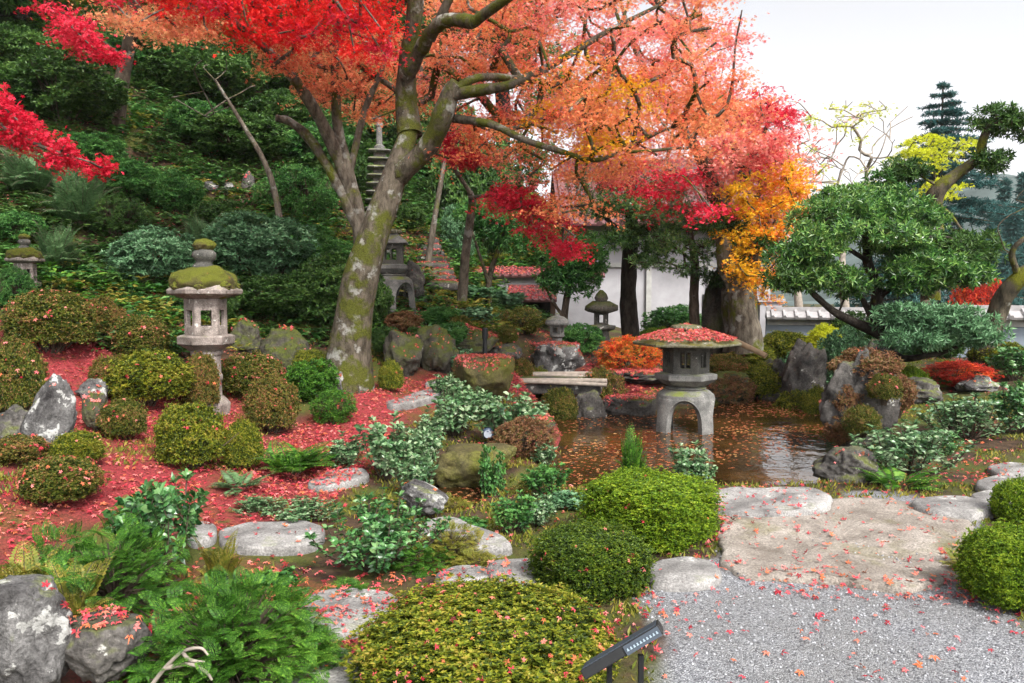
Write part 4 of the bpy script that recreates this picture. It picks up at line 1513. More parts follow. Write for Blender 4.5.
mb = MB(); lathe(mb, [(.10, 0), (.10, .05), (.06, .08), (.055, .40), (.075, .43), (.075, .47), (.05, .50), (.06, .56), (.02, .62)], 12, c=(0, 0, z0 + n_t * st)); obj('spire', mb, M['granite'], e)

# ------------------------------------------------------------------ bridge, steps, post, light, sign
a, b = P(500, 379, 12.3), P(606, 392, 12.0)
cx, cy = (a[0] + b[0]) / 2, (a[1] + b[1]) / 2
ang = math.atan2(b[1] - a[1], b[0] - a[0])
Ln = math.hypot(b[0] - a[0], b[1] - a[1])
zt = .25
e = empty('footbridge', (cx, cy + .45, zt), 'low stone footbridge edged with weathered poles and strewn with leaves', 'bridge', rz=ang)
mb = MB(); box(mb, 0, 0, -.09, Ln, 1.0, .18); dk = obj('deck', mb, M['rock'], e, bevel=.02); CATCH.append(dk)
for sy in (-.5, .5):
    mb = MB()
    for j, (dy, dz, rr) in enumerate(((0, .03, .04), (.055, .015, .03), (-.05, -.0, .03))):
        pts = np.array([[x, sy + dy + .01 * math.sin(x * 3 + j), dz + .012 * math.sin(x * 2 + j)] for x in np.linspace(-Ln / 2 - .15, Ln / 2 + .1, 12)])
        tube(mb, pts, rr, 8, .15, j)
    obj('edge_pole', mb, M['twig_pale'], e, sm=True)

e = empty('stone_steps', tuple(on(434, 14.6)), 'rough stone steps dusted with orange leaves climbing the bank', 'steps')
base = np.array(e.location)
for i in range(9):
    D_ = 14.6 + i * .42
    pxx = 440 - i * 2.4
    q = P(pxx, 286 - i * 6.2, D_)
    mb = MB(); v, f = ico(3)
    vv = np.sign(v) * np.abs(v) ** .45 * [.34, .22, .10] * (1 + .10 * fbm(v * 2, i, 3)[:, None])
    mb.add(vv + q - base, f)
    s_ = obj('step', mb, M['rock'], e, sm=True); CATCH.append(s_)

q = P(485, 360, 11.6)
e = empty('marker_post', (q[0], q[1], q[2] - .05), 'slim black post standing in the bank behind the mossy boulder', 'post')
mb = MB(); lathe(mb, [(.032, 0), (.032, .36)], 12); obj('shaft', mb, M['black_metal'], e)
mb = MB(); lathe(mb, [(.036, .36), (.042, .365), (.042, .50), (.03, .52)], 12); obj('head', mb, M['black_metal'], e)

q = G(488, 447)
q = P(488, 444, 8.4)
e = empty('garden_light', tuple(q), 'small dark blue garden spotlight tucked between the glossy shrubs', 'light')
mb = MB(); lathe(mb, [(.045, -.06), (.045, .02), (.015, .03), (.015, .07)], 12); obj('stand', mb, M['black_metal'], e)
mb = MB(); lathe(mb, [(.03, .055), (.055, .07), (.062, .11), (.058, .15), (.035, .175)], 18); obj('housing', mb, M['lamp_blue'], e, sm=True)
mb = MB(); lathe(mb, [(.0, 0), (.038, .002), (.042, .010)], 18); l_ = obj('lens', mb, M['glass_lens'], e); l_.location = (0, -.052, .115); l_.rotation_euler = (R(80), 0, 0)

# signboard
q0, q1 = P(586, 677, 2.62), P(663, 631, 2.62)
d = q1 - q0
sl = math.atan2(d[2], d[0])
Ls = float(np.linalg.norm(d))
mid = (q0 + q1) / 2
e = empty('signboard', (mid[0] + .05, 2.66, 0), 'low black slanted signboard on a post in front of the largest bush', 'sign')
bd = empty('board', (0, 0, 0), None, None)
COL.objects.unlink(bd); bpy.data.objects.remove(bd)
mb = MB(); box(mb, 0, 0, 0, Ls, .17, .034)
bo = obj('board', mb, M['black_metal'], e, bevel=.003)
bo.location = (mid[0] - e.location[0], mid[1] - e.location[1] + .04, mid[2]); bo.rotation_euler = (R(-20), -sl, 0)
mb = MB(); box(mb, 0, 0, 0, Ls * .94, .15, .003); f_ = obj('face', mb, M['sign_face'], bo); f_.location = (0, 0, .0175)
mb = MB(); box(mb, 0, 0, 0, Ls * .44, .004, .032); f_ = obj('edge_plate', mb, M['sign_face'], bo); f_.location = (Ls * .26, -.088, -.003)
mb = MB()
for i in range(10):
    x = (i - 4.5) * Ls * .041
    box(mb, x, 0, 0, .0045, .003, .006)
    box(mb, x, 0, -.004, .0075, .003, .003)
f2 = obj('mark', mb, M['sign_mark'], f_); f2.location = (0, -.003, .001)
pz = P(641, 655, 2.66)
mb = MB(); box(mb, 0, 0, pz[2] / 2, .018, .018, pz[2]); po = obj('post', mb, M['black_metal'], e); po.location = (pz[0] - e.location[0], .0, 0); 
mb = MB(); box(mb, 0, 0, (pz[2] - .05) / 2, .018, .018, pz[2] - .05); po = obj('post', mb, M['black_metal'], e); po.location = (pz[0] - e.location[0] - .10, .06, 0)
mb = MB(); box(mb, -.05, .03, .25, .12, .012, .012, -.5); po = obj('brace', mb, M['black_metal'], e); po.location = (pz[0] - e.location[0], 0, 0)

# dead branch
mb = MB()
p0 = P(150, 690, 3.1); p0[2] = .06
for pl in ([(148, 690), (165, 668), (182, 652), (200, 648), (208, 655)], [(165, 668), (190, 664), (206, 672), (212, 680)], [(182, 652), (190, 660), (205, 662)]):
    pts = catmull([P(a_, b_, 3.0) for a_, b_ in pl], 5)
    tube(mb, pts, np.linspace(.010, .004, len(pts)), 6, .3)
for v in mb.V: v -= p0
o = obj('dead_branch', mb, M['twig_pale'], sm=True); o.location = p0
tag(o, 'bare grey dead branch lying under the bright fern', 'branch')
# bamboo pole by the pond lantern
mb = MB(); pts = np.array([P(733, 340, 12.6), P(748, 347, 12.4), P(766, 356, 12.2)]); b0 = pts[0].copy()
tube(mb, catmull(pts, 5) - b0, .045, 8); o = obj('pole', mb, M['bamboo'], sm=True); o.location = b0
tag(o, 'pale pole slanting down behind the roof of the pond lantern', 'pole')

# ------------------------------------------------------------------ buildings and walls
def tiled(mb, x0, x1, y0, z0, y1, z1, pitch=.26, r=.055, th=.05, mat=0):
    """roof slope from eave (y0,z0) to ridge (y1,z1) with rows of round cover tiles"""
    L_ = math.hypot(y1 - y0, z1 - z0)
    sl = math.atan2(z1 - z0, y1 - y0)
    box(mb, (x0 + x1) / 2, (y0 + y1) / 2, (z0 + z1) / 2, x1 - x0, L_, th, 0, mat, rx=sl)
    x = x0 + pitch / 2
    while x < x1:
        a_, b_ = np.array([x, y0 - .02, z0 + th * .5]), np.array([x, y1, z1 + th * .5])
        tube(mb, np.array([a_, (a_ + b_) / 2, b_]), r, 6, mat=mat)
        x += pitch

def wx(px, D): return (px - W / 2) / F * D
def wz(py, D): return P(512, py, D)[2]

# main hall
D0 = 22.0
x0, x1 = wx(586, D0), wx(770, D0)
zg, ze = .2, wz(226, D0)
e = empty('temple_hall', ((x0 + x1) / 2, D0, zg), 'white plastered temple hall with a tiled roof behind the pines', 'building')
def rel(mb, e_):
    for v in mb.V: v -= np.array(e_.location)
    return mb
mb = MB(); box(mb, (x0 + x1) / 2, D0 + 3, (zg + ze) / 2, x1 - x0, 6, ze - zg); obj('wall', rel(mb, e), M['plaster'], e)
for zz, hh in ((wz(265, D0), .12), (ze - .1, .16)):
    mb = MB(); box(mb, (x0 + x1) / 2, D0 - .03, zz, x1 - x0 + .02, .07, hh); obj('beam', rel(mb, e), M['timber_grey'], e)
for pxx in (590, 648, 709, 765):
    mb = MB(); box(mb, wx(pxx, D0), D0 - .045, (zg + ze) / 2, .14, .12, ze - zg - .1); obj('pillar', rel(mb, e), M['timber_grey'], e)
mb = MB(); box(mb, wx(715, D0), D0 - .02, wz(318, D0), .7, .05, 1.3); obj('doorway', rel(mb, e), M['void'], e)
mb = MB(); tiled(mb, x0 - .8, x1 + .5, D0 - 1.0, ze - .05, D0 + 3, ze + 1.9, .3, .07); tiled(mb, x0 - .8, x1 + .5, D0 + 7.0, ze - .05, D0 + 3.02, ze + 1.9, .6, .07)
box(mb, (x0 + x1) / 2, D0 + 3, ze + 2.05, x1 - x0 + 1.2, .4, .4); rf = obj('roof', rel(mb, e), M['tile_red'], e)
# low wall with gate
D0 = 19.5
x0, x1 = wx(470, D0), wx(600, D0)
zg, zt = .4, wz(277, D0)
e = empty('garden_wall', ((x0 + x1) / 2, D0, zg), 'low white wall with leaf strewn coping left of the temple hall', 'wall')
mb = MB(); box(mb, (x0 + x1) / 2, D0 + .15, (zg + zt) / 2, x1 - x0, .3, zt - zg); obj('plaster_face', rel(mb, e), M['plaster'], e)
mb = MB(); tiled(mb, x0 - .1, x1 + .1, D0 - .15, zt, D0 + .15, zt + .16, .2, .035); tiled(mb, x0 - .1, x1 + .1, D0 + .45, zt, D0 + .16, zt + .16, .2, .035); box(mb, (x0 + x1) / 2, D0 + .15, zt + .2, x1 - x0 + .2, .14, .10)
obj('coping', rel(mb, e), M['tile_red'], e)
D1 = 18.6
x0, x1 = wx(508, D1), wx(556, D1)
zt, zb = wz(290, D1), wz(301, D1)
e = empty('gate', ((x0 + x1) / 2, D1, .5), 'small roofed gate with a red leaf covered roof and dark opening', 'gate')
mb = MB(); tiled(mb, x0, x1, D1 - .35, zb, D1 + .25, zt + .05, .16, .03); box(mb, (x0 + x1) / 2, D1 + .27, zt + .07, x1 - x0, .12, .12); obj('roof', rel(mb, e), M['tile_red'], e)
mb = MB(); box(mb, (x0 + x1) / 2, D1 + .3, (zb + .3) / 2, x1 - x0 - .1, .08, zb - .3); obj('doorway', rel(mb, e), M['void'], e)
for xx in (x0 + .07, x1 - .07):
    mb = MB(); box(mb, xx, D1 + .1, (zb + .3) / 2, .12, .12, zb - .3 + .05); obj('post', rel(mb, e), M['timber'], e)
# white gabled store house far behind
D0 = 26.0
x0, x1 = wx(446, D0), wx(500, D0)
zg, ze = wz(300, D0), wz(250, D0)
xm = (x0 + x1) / 2
e = empty('storehouse', (xm, D0, zg), 'white gabled storehouse peeping out above the low wall', 'building')
zr = wz(222, D0)
mb = MB(); mb.add(np.array([[x0, D0, zg], [x1, D0, zg], [x1, D0, ze], [xm, D0, zr], [x0, D0, ze], [x0, D0 + 4, zg], [x1, D0 + 4, zg], [x1, D0 + 4, ze], [xm, D0 + 4, zr], [x0, D0 + 4, ze]], float),
                  [[0, 1, 2, 3, 4], [9, 8, 7, 6, 5], [0, 5, 6, 1], [1, 6, 7, 2], [2, 7, 8, 3], [3, 8, 9, 4], [4, 9, 5, 0]]); obj('wall', rel(mb, e), M['plaster'], e)
for s in (-1, 1):
    xe = x0 if s < 0 else x1
    L_ = math.hypot(xm - xe, zr - ze) + .5
    mb = MB(); box(mb, (xm + xe) / 2 + s * .15, D0 + 1.9, (zr + ze) / 2 + .02, L_, 4.7, .12, 0, 0, ry=s * math.atan2(zr - ze, xm - x0)); obj('roof_slope', rel(mb, e), M['tile'], e)
# boundary wall at right
D0 = 17.5
def wall_run(x0, x1, D0, D1, zt, label, mat, cop='tile_pale'):
    n = math.hypot(x1 - x0, D1 - D0)
    e = empty('boundary_wall', ((x0 + x1) / 2, (D0 + D1) / 2, 0), label, 'wall', 'tile capped boundary walls', rz=math.atan2(D1 - D0, x1 - x0))
    mb = MB(); box(mb, 0, 0, (zt) / 2, n, .3, zt); obj('plaster_face', mb, M[mat], e)
    mb = MB(); tiled(mb, -n / 2, n / 2, -.36, zt - .0, 0, zt + .16, .24, .045); tiled(mb, -n / 2, n / 2, .36, zt, 0.01, zt + .16, .24, .045)
    box(mb, 0, 0, zt + .19, n, .2, .09); obj('coping', mb, M[cop], e)
    mb = MB(); box(mb, 0, -.162, zt - .09, n - .04, .03, .12); obj('beam', mb, M['timber_grey'], e)
    return e
wall_run(wx(766, 17.5), wx(905, 16.8), 17.5, 16.8, wz(318, 17.3), 'pale tile capped wall left of the cloud pruned tree', 'plaster_grey')
wall_run(wx(912, 15.2), wx(1110, 14.2), 15.2, 14.2, wz(318, 14.8), 'blue grey tile capped wall running out at the right edge', 'plaster_grey')
e = empty('gate_pier', (wx(768, 18.5), 18.5, 0), 'short white plaster pier at the left end of the boundary wall', 'wall')
mb = MB(); box(mb, 0, 0, wz(302, 18.5) / 2, .5, .4, wz(302, 18.5)); obj('pier', mb, M['plaster'], e)
mb = MB(); box(mb, 0, 0, wz(302, 18.5) + .04, .62, .52, .07); obj('pier_cap', mb, M['tile_pale'], e)
# ------------------------------------------------------------------ shrubs
GL = 'clipped azaleas on the left slope'
BUSH = []
def bush(kind, px, py, w, h, mat, label, group=GL, name='azalea_bush', cat='bush', D=None, red=0., stem='twig', sink=.0, rz=None):
    e = plant(kind, name, px, py, w, h, mat, label, cat, group, D, stem, rz, sink)
    if red:
        BUSH.append((e, kind, red))
    return e
bush('stem0', 50, 358, 92, 66, 'azalea_rust', 'large rusty leaved clipped bush below the lantern at the left edge', red=40)
bush('stem1', 101, 342, 46, 44, 'azalea_olive', 'small olive bush between the large rusty bush and its red flecked neighbour', red=8)
bush('stem2', 138, 362, 64, 46, 'azalea_rust', 'low rusty bush left of the mossy roofed lantern', red=20)
bush('stem1', 145, 408, 92, 56, 'azalea', 'wide green bush with bare stems showing, left of the lantern post', red=14)
bush('stem2', 199, 404, 40, 50, 'azalea_olive', 'narrow olive bush right in front of the lantern post', red=14, D=8.3)
bush('stem0', 14, 418, 62, 76, 'azalea_rust', 'rusty bush cut off by the left edge above the pointed rock', red=30)
bush('clip1', 250, 398, 72, 48, 'azalea_rust', 'pink flecked bush just right of the lantern post', red=45)
bush('stem1', 270, 434, 58, 56, 'azalea_olive', 'round olive bush in front of the pink flecked one', red=12)
bush('stem2', 188, 470, 76, 66, 'azalea', 'round yellow green bush in the middle of the red slope', red=10)
bush('clip1', 240, 470, 44, 54, 'azalea', 'smaller round bush touching the right side of the yellow green one', red=5)
bush('clip0', 73, 466, 54, 38, 'azalea', 'small green bush in the leaves right of the pointed rock', red=8)
bush('clip2', 55, 514, 84, 54, 'azalea_rust', 'red flecked bush above the feathery fern at lower left', red=70)
bush('clip1', 390, 392, 28, 34, 'azalea', 'small mossy green ball bush right of the mossy maple', red=4)
bush('ragged', 14, 312, 44, 46, 'mid_green', 'leafy green shrub at the left edge below the small lantern', None, 'leafy_shrub', 'shrub')
bush('loose1', 312, 402, 52, 44, 'fern', 'feathery bright shrub left of the mossy maple foot', None, 'feathery_shrub', 'shrub')
bush('ragged', 333, 424, 46, 36, 'fern', 'low feathery shrub spilling towards the leafy path', None, 'feathery_shrub', 'shrub')
bush('loose2', 14, 470, 50, 34, 'azalea_olive', 'dull bush under the pointed rock at the left edge', red=20)
# near, clipped
GN = 'clipped bushes round the gravel'
bush('clipfine', 486, 712, 280, 99, 'azalea', 'largest bush, low and spreading with red leaves caught on it', GN, D=3.35, red=230)
bush('clipround', 592, 603, 122, 74, 'azalea_dark', 'round dark green clipped bush between the two others by the gravel', GN, red=14)
bush('clipbox', 652, 550, 132, 76, 'azalea_bright', 'bright green flat topped clipped bush in front of the pond', GN, red=22)
bush('clipfine', 1026, 640, 112, 94, 'azalea_bright', 'bright green bush cut by the right edge beside the gravel', GN, D=4.15)
bush('clip1', 1026, 530, 56, 54, 'azalea_bright', 'small bright bush at the right edge behind the larger one', GN, D=5.6)
# bank behind the pond
GB = 'low bushes on the bank behind the pond'
bush('clip0', 728, 388, 52, 38, 'azalea_olive', 'round brownish bush just right of the pond lantern', GB, red=10, D=13.8)
bush('clip1', 752, 374, 50, 32, 'azalea', 'green mound behind the brownish bush by the pond lantern', GB, D=15.2)
bush('clip2', 762, 402, 56, 42, 'azalea', 'low green mound at the far water edge', GB, D=13.6)
bush('loose0', 800, 382, 46, 34, 'grey_green', 'dusty green shrub above the tall grey rock', GB, D=13.9, name='leafy_shrub', cat='shrub')
bush('clip0', 786, 356, 60, 28, 'azalea', 'wide green mound in front of the left boundary wall', GB, D=15.8)
bush('clip2', 828, 352, 46, 30, 'lime_leaf', 'yellow green mound below the left arm of the pruned tree', GB, D=15.4)
bush('loose1', 846, 365, 56, 40, 'grey_green', 'grey green shrub under the pruned tree trunk', GB, D=13.2, name='leafy_shrub', cat='shrub')
bush('clip1', 718, 360, 40, 26, 'azalea_bright', 'bright small mound between the pond lantern and the standing rock', GB, D=15.6)
bush('clip2', 700, 350, 60, 24, 'azalea_olive', 'dull mound behind the roof of the pond lantern', GB, D=17)
bush('ragged', 732, 412, 50, 34, 'rust_fern', 'rusty low growth on the waterline right of the pond lantern', GB, D=12.9, name='low_shrub', cat='shrub')
bush('ragged', 628, 388, 66, 46, 'orange_shrub', 'flaming orange and red shrub left of the pond lantern', None, 'orange_shrub', 'shrub', D=13.6)
bush('ragged', 602, 408, 52, 42, 'azalea_olive', 'olive and russet shrub at the right end of the bridge', GB, D=12.6, name='low_shrub', cat='shrub', red=40)
bush('clip1', 660, 352, 50, 24, 'azalea_bright', 'green mound in front of the hall wall behind the orange shrub', GB, D=17.5)
bush('clip0', 520, 375, 34, 22, 'azalea_olive', 'small olive mound at the left end of the bridge', GB, D=13.2, red=8)
bush('clip2', 541, 385, 30, 20, 'azalea', 'small green mound between the bridge and the white rock', GB, D=13.4, red=6)
bush('loose2', 580, 362, 44, 36, 'mid_green', 'green shrub right of the little domed lantern', GB, D=14.6, name='leafy_shrub', cat='shrub')
bush('ragged', 522, 348, 50, 30, 'azalea_rust', 'reddish shrub on the bank below the gate', GB, D=14.6, name='low_shrub', cat='shrub')
bush('clip1', 507, 360, 26, 22, 'azalea_rust', 'rusty mound right of the black post', GB, D=13.3, red=6)
bush('clip0', 456, 362, 36, 24, 'azalea_rust', 'rusty mound on the bank left of the black post', GB, D=12.7)
# right bank
bush('loose0', 846, 416, 32, 34, 'rust_fern', 'rusty ferny growth down the left face of the craggy rock', None, 'low_shrub', 'shrub', D=-8.95)
bush('loose1', 842, 444, 36, 32, 'rust_fern', 'rusty ferny tuft at the waterline left of the craggy rock', None, 'low_shrub', 'shrub', D=-8.9)
bush('loose1', 898, 412, 36, 40, 'rust_fern', 'rusty ferny growth down the right face of the craggy rock', None, 'low_shrub', 'shrub', D=-9.0)
bush('stem0', 862, 436, 40, 30, 'azalea_rust', 'russet tuft on the front of the craggy rock', None, 'low_shrub', 'shrub', D=-8.55)
bush('stem1', 884, 402, 36, 28, 'azalea_rust', 'russet and green tuft high on the right front of the craggy rock', None, 'low_shrub', 'shrub', D=-8.7, red=16)
bush('loose2', 866, 386, 66, 40, 'rust_fern', 'rusty growth crowning the craggy rock', None, 'low_shrub', 'shrub', D=-9.2)
bush('ragged', 962, 404, 66, 28, 'heather_red', 'low crimson shrub under the right arm of the pruned tree', None, 'low_shrub', 'shrub', D=11)
bush('clip2', 915, 402, 34, 36, 'azalea_bright', 'bright moss green ball between the craggy rock and the crimson shrub', None, D=10.8)
bush('clip0', 1000, 392, 60, 34, 'azalea', 'green mound behind the pale rock at the right edge', None, D=12)
bush('loose2', 800, 412, 44, 24, 'azalea', 'dark green cushion at the foot of the tall grey rock', None, 'low_shrub', 'shrub', D=12.4)
bush('loose1', 905, 352, 60, 40, 'mid_green', 'green shrub hiding the wall behind the pruned trunk', GB, D=14.6, name='leafy_shrub', cat='shrub')
bush('loose2', 855, 345, 56, 36, 'dark_green', 'dark shrub before the wall left of the pruned trunk', GB, D=15.8, name='leafy_shrub', cat='shrub')
bush('loose0', 945, 345, 50, 34, 'dark_green', 'dark shrub before the wall under the right arm of the pruned tree', GB, D=13.6, name='leafy_shrub', cat='shrub')
bush('loose1', 676, 338, 66, 34, 'mid_green', 'green shrub against the hall wall between the two pines', GB, D=19, name='leafy_shrub', cat='shrub')
bush('stem1', 110, 395, 46, 38, 'azalea_olive', 'little olive bush in the gap left of the wide green one')
bush('stem2', 310, 384, 40, 34, 'azalea', 'green bush behind the feathery ones left of the mossy maple')
bush('stem0', 120, 440, 50, 40, 'azalea_rust', 'little russet bush between the pointed rock and the yellow green bush', red=14)
bush('stem1', 28, 392, 34, 30, 'azalea_rust', 'russet bush just behind the tip of the pointed rock', red=16)
bush('clip0', 560, 405, 40, 22, 'azalea_rust', 'russet mound at the foot of the bridge on the pond side', GB, D=11.3)
bush('clip2', 690, 398, 46, 26, 'azalea_rust', 'russet mound behind the legs of the pond lantern', GB, D=13.3)
bush('clip1', 820, 408, 34, 24, 'azalea', 'green mound between the tall grey rock and the craggy rock', GB, D=11.8)
def leafy(kind, px, py, w, h, mat, label, group=None, name='glossy_shrub', cat='shrub', D=None, **k):
    return plant(kind, name, px, py, w, h, mat, label, cat, group, D, **k)
GR = 'glossy shrubs on the right bank'
leafy('broaddense', 912, 488, 112, 80, 'laurel', 'glossy long leaved shrub right of the dark angular rock', GR, D=7.2)
leafy('broaddense', 972, 452, 96, 66, 'laurel', 'rounded glossy shrub behind the long leaved one, beside the path', GR, D=8.6)
leafy('broad1', 1020, 450, 56, 70, 'camellia', 'dark glossy shrub at the right edge above the stepping stones', GR, D=8.6)
leafy('broad2', 1016, 400, 60, 46, 'camellia', 'upright shrub at the right edge under the blue grey wall', GR, D=11)
leafy('broaddense', 940, 470, 60, 40, 'camellia', 'dark low shrub filling the gap between the two rounded ones', GR, D=8.0)
leafy('fernflat', 900, 495, 80, 34, 'fern', 'bright grassy fern at the foot of the long leaved shrub', None, 'fern', 'fern', D=6.7)
GM = 'pale glossy shrubs between the path and the pond'
leafy('broad0', 386, 482, 78, 74, 'laurel', 'airy pale leaved shrub standing in the red leaves of the path', GM)
leafy('broad1', 418, 470, 50, 52, 'laurel', 'small pale shrub right of the airy one', GM)
leafy('broad2', 455, 438, 66, 60, 'laurel', 'pale shrub in front of the yellow mossy boulder', GM)
leafy('broad0', 508, 445, 74, 62, 'laurel', 'pale shrub right of the blue garden spotlight', GM, D=8.5)
leafy('broad1', 446, 402, 40, 34, 'laurel', 'low pale shrub left of the yellow mossy boulder', GM)
leafy('broad2', 462, 378, 36, 34, 'grey_green', 'spindly pale shrub above the bend of the path', GM, name='thin_shrub')
leafy('broad2', 515, 538, 52, 52, 'mid_green', 'slender green shrub at the pond inlet', None, name='green_shrub')
leafy('rosette', 470, 533, 44, 22, 'mid_green', 'low green plant between the pale stone and the inlet', None, 'low_plant', 'plant')
leafy('broad0', 693, 505, 58, 62, 'laurel', 'pale shrub rising behind the right end of the flat topped bush', None, D=6.6)
leafy('ferndense', 634, 500, 40, 60, 'fern', 'bright green tuft rising behind the flat topped bush', None, 'green_tuft', 'plant', D=6.7)
leafy('rosette', 570, 510, 50, 30, 'grey_green', 'broad leaved plant at the pond side left of the flat topped bush', None, 'low_plant', 'plant')
leafy('ragged', 525, 468, 66, 46, 'rust_fern', 'tangle of rusty twigs and leaves on the near pond bank', None, 'low_shrub', 'shrub', D=8.2)
leafy('ragged', 535, 500, 50, 22, 'azalea_rust', 'low reddish growth at the pond inlet right of the slender shrub', None, 'low_shrub', 'shrub', D=6.9)
# near left foliage
leafy('broaddense', 374, 590, 132, 112, 'camellia', 'big glossy dark green shrub in the middle of the foreground', None, D=4.75)
leafy('broaddense', 300, 528, 74, 36, 'laurel', 'low small leaved shrub left of the big glossy one', None, 'small_leaved_shrub')
leafy('feather1', 448, 590, 78, 48, 'fern_yellow', 'yellowing fern leaning right of the big glossy shrub', None, 'fern', 'fern', D=4.9)
leafy('feather0', 420, 592, 70, 30, 'fern', 'short green fern at the foot of the big glossy shrub', None, 'fern', 'fern', D=4.75)
leafy('broad1', 158, 585, 110, 128, 'camellia', 'tall camellia with pale shiny leaves behind the ferns at lower left', None, 'camellia', 'shrub', D=4.5)
leafy('feather0', 105, 600, 160, 92, 'fern', 'dark feathery fern in front of the tall camellia', None, 'fern', 'fern', D=4.05)
leafy('feather1', 45, 585, 90, 66, 'fern', 'feathery fern left of the dark one under the red flecked bush', None, 'fern', 'fern', D=4.2)
leafy('featherbig', 222, 690, 215, 128, 'fern', 'largest fern, bright green and bushy, left of the largest bush', None, 'fern', 'fern', D=3.35)
leafy('feather0', 305, 680, 90, 60, 'fern', 'second bright fern merging into the right side of the largest one', None, 'fern', 'fern', D=3.45)
leafy('fern0', 14, 600, 90, 50, 'fern_yellow', 'yellow bronze fern at the left edge above the corner boulder', None, 'fern', 'fern', D=3.9)
leafy('fern0', 60, 612, 80, 46, 'fern_yellow', 'bronze fern between the corner boulders and the dark fern', None, 'fern', 'fern', D=3.7)
leafy('fernflat', 555, 605, 40, 34, 'fern', 'small pale fern between the largest bush and the round one', None, 'fern', 'fern', D=4.5)
leafy('fernflat', 618, 622, 50, 26, 'fern_yellow', 'little bronze fern at the gravel side of the round bush', None, 'fern', 'fern', D=4.35)
leafy('fernflat', 975, 622, 50, 34, 'fern_yellow', 'straggly low fern at the foot of the bright bush on the right', None, 'fern', 'fern', D=4.6)
leafy('fern1', 290, 478, 90, 34, 'fern', 'low ferns at the lower end of the red slope', None, 'fern', 'fern')
leafy('fernflat', 235, 492, 60, 26, 'fern_pale', 'pale low fern below the yellow green bush', None, 'fern', 'fern')

GF = 'small plants between the near path stones'
leafy('broad1', 410, 500, 60, 56, 'laurel', 'leafy pale shrub above the slanting pale rock', GM)
leafy('broad0', 345, 470, 56, 40, 'laurel', 'low pale shrub in the red leaves left of the airy one', GM)
leafy('broad2', 490, 480, 40, 44, 'mid_green', 'green sprig growing from the mossy inlet rock', None, 'green_shrub', 'shrub', D=6.9)
leafy('broad1', 550, 520, 60, 44, 'mid_green', 'green shrub at the pond edge left of the flat topped bush', None, 'green_shrub', 'shrub', D=6.4)
leafy('feather1', 455, 520, 54, 26, 'fern_yellow', 'yellowish fern at the water of the little inlet', None, 'fern', 'fern', D=6.6)
leafy('broad0', 530, 432, 44, 36, 'laurel', 'pale sprig at the tip of the near bank facing the bridge', GM, D=9.6)
leafy('feather0', 345, 606, 60, 26, 'fern', 'low green fern between the grey path stone and the big glossy shrub', GF, 'fern', 'fern', D=4.3)
leafy('rosette', 268, 585, 50, 24, 'mid_green', 'low broad plant behind the largest fern', GF, 'low_plant', 'plant', D=4.5)
leafy('feather1', 480, 580, 60, 24, 'fern_yellow', 'yellowish fern tuft behind the largest bush', GF, 'fern', 'fern', D=4.7)
leafy('broad2', 540, 560, 46, 40, 'laurel', 'small pale leaved sprig behind the round clipped bush', GF, 'small_shrub', 'shrub', D=5.6)
leafy('broaddense', 255, 520, 60, 26, 'laurel', 'low leafy patch beside the wide pale path stone', GF, 'small_leaved_shrub', 'shrub', D=5.7)
leafy('fern0', 215, 575, 50, 40, 'fern_yellow', 'bronze fern between the tall camellia and the largest fern', GF, 'fern', 'fern', D=4.3)
leafy('feather0', 130, 520, 60, 30, 'fern', 'fern behind the tall camellia on the red slope', GF, 'fern', 'fern', D=5.2)
leafy('broad0', 432, 448, 50, 44, 'laurel', 'pale sprig between the path and the blue garden spotlight', GM)
leafy('broad1', 478, 422, 46, 40, 'laurel', 'pale sprig directly below the yellow mossy boulder', GM)
leafy('broad2', 545, 470, 36, 34, 'laurel', 'pale sprig on the tangle of rusty twigs by the pond', GM, D=8.0)

# ------------------------------------------------------------------ hillside shrubs
GH = 'shrubs growing on the dark hillside'
def hill(kind, px, py, w, h, mat, label, D=None):
    return plant(kind, 'hillside_shrub', px, py, w, h, mat, label, 'shrub', GH, D)
hill('loose0', 155, 292, 92, 66, 'grey_green', 'grey green shrub immediately left of the mossy roofed lantern')
hill('loose1', 262, 292, 110, 76, 'grey_green', 'largest grey green shrub, right of the mossy roofed lantern')
hill('loose2', 305, 285, 90, 60, 'mid_green', 'green shrub between the grey green one and the mossy maple')
hill('loose0', 240, 170, 110, 56, 'dark_green', 'long bank of dark feathery green high behind the lantern')
hill('loose1', 180, 218, 52, 48, 'mid_green', 'round mid green shrub below the tiny hillside lantern')
hill('ragged', 120, 245, 60, 46, 'dark_green', 'dark shrub left of the round mid green one')
hill('ferndense', 85, 240, 90, 60, 'fern_pale', 'pale fern clump above the big rusty bush')
hill('ferndense', 40, 200, 90, 50, 'fern_pale', 'pale ferns at the left edge under the crimson branch')
hill('loose2', 70, 130, 110, 70, 'dark_green', 'dark shrub left of the slim hillside tree')
hill('loose0', 25, 95, 100, 70, 'dark_green', 'dark mass of leaves in the top left corner')
hill('loose1', 150, 90, 90, 60, 'mid_green', 'green shrub just right of the slim hillside tree')
hill('loose2', 215, 115, 100, 60, 'dark_green', 'dark shrub above the feathery bank on the hillside')
hill('loose0', 290, 150, 90, 60, 'dark_green', 'dark shrub between the two lichen spotted maple stems')
hill('ragged', 300, 225, 80, 60, 'mid_green', 'green shrub behind the leaning mossy stems')
hill('loose1', 225, 245, 60, 46, 'dark_green', 'dark shrub directly behind the lantern finial')
hill('loose2', 345, 200, 60, 50, 'dark_green', 'dark shrub at the foot of the pagoda, left side')
hill('loose0', 408, 232, 40, 30, 'dark_green', 'dark shrub right of the mossy trunk below the steps')
hill('ferndense', 58, 275, 60, 44, 'fern_pale', 'pale fern right of the lantern at the left edge')
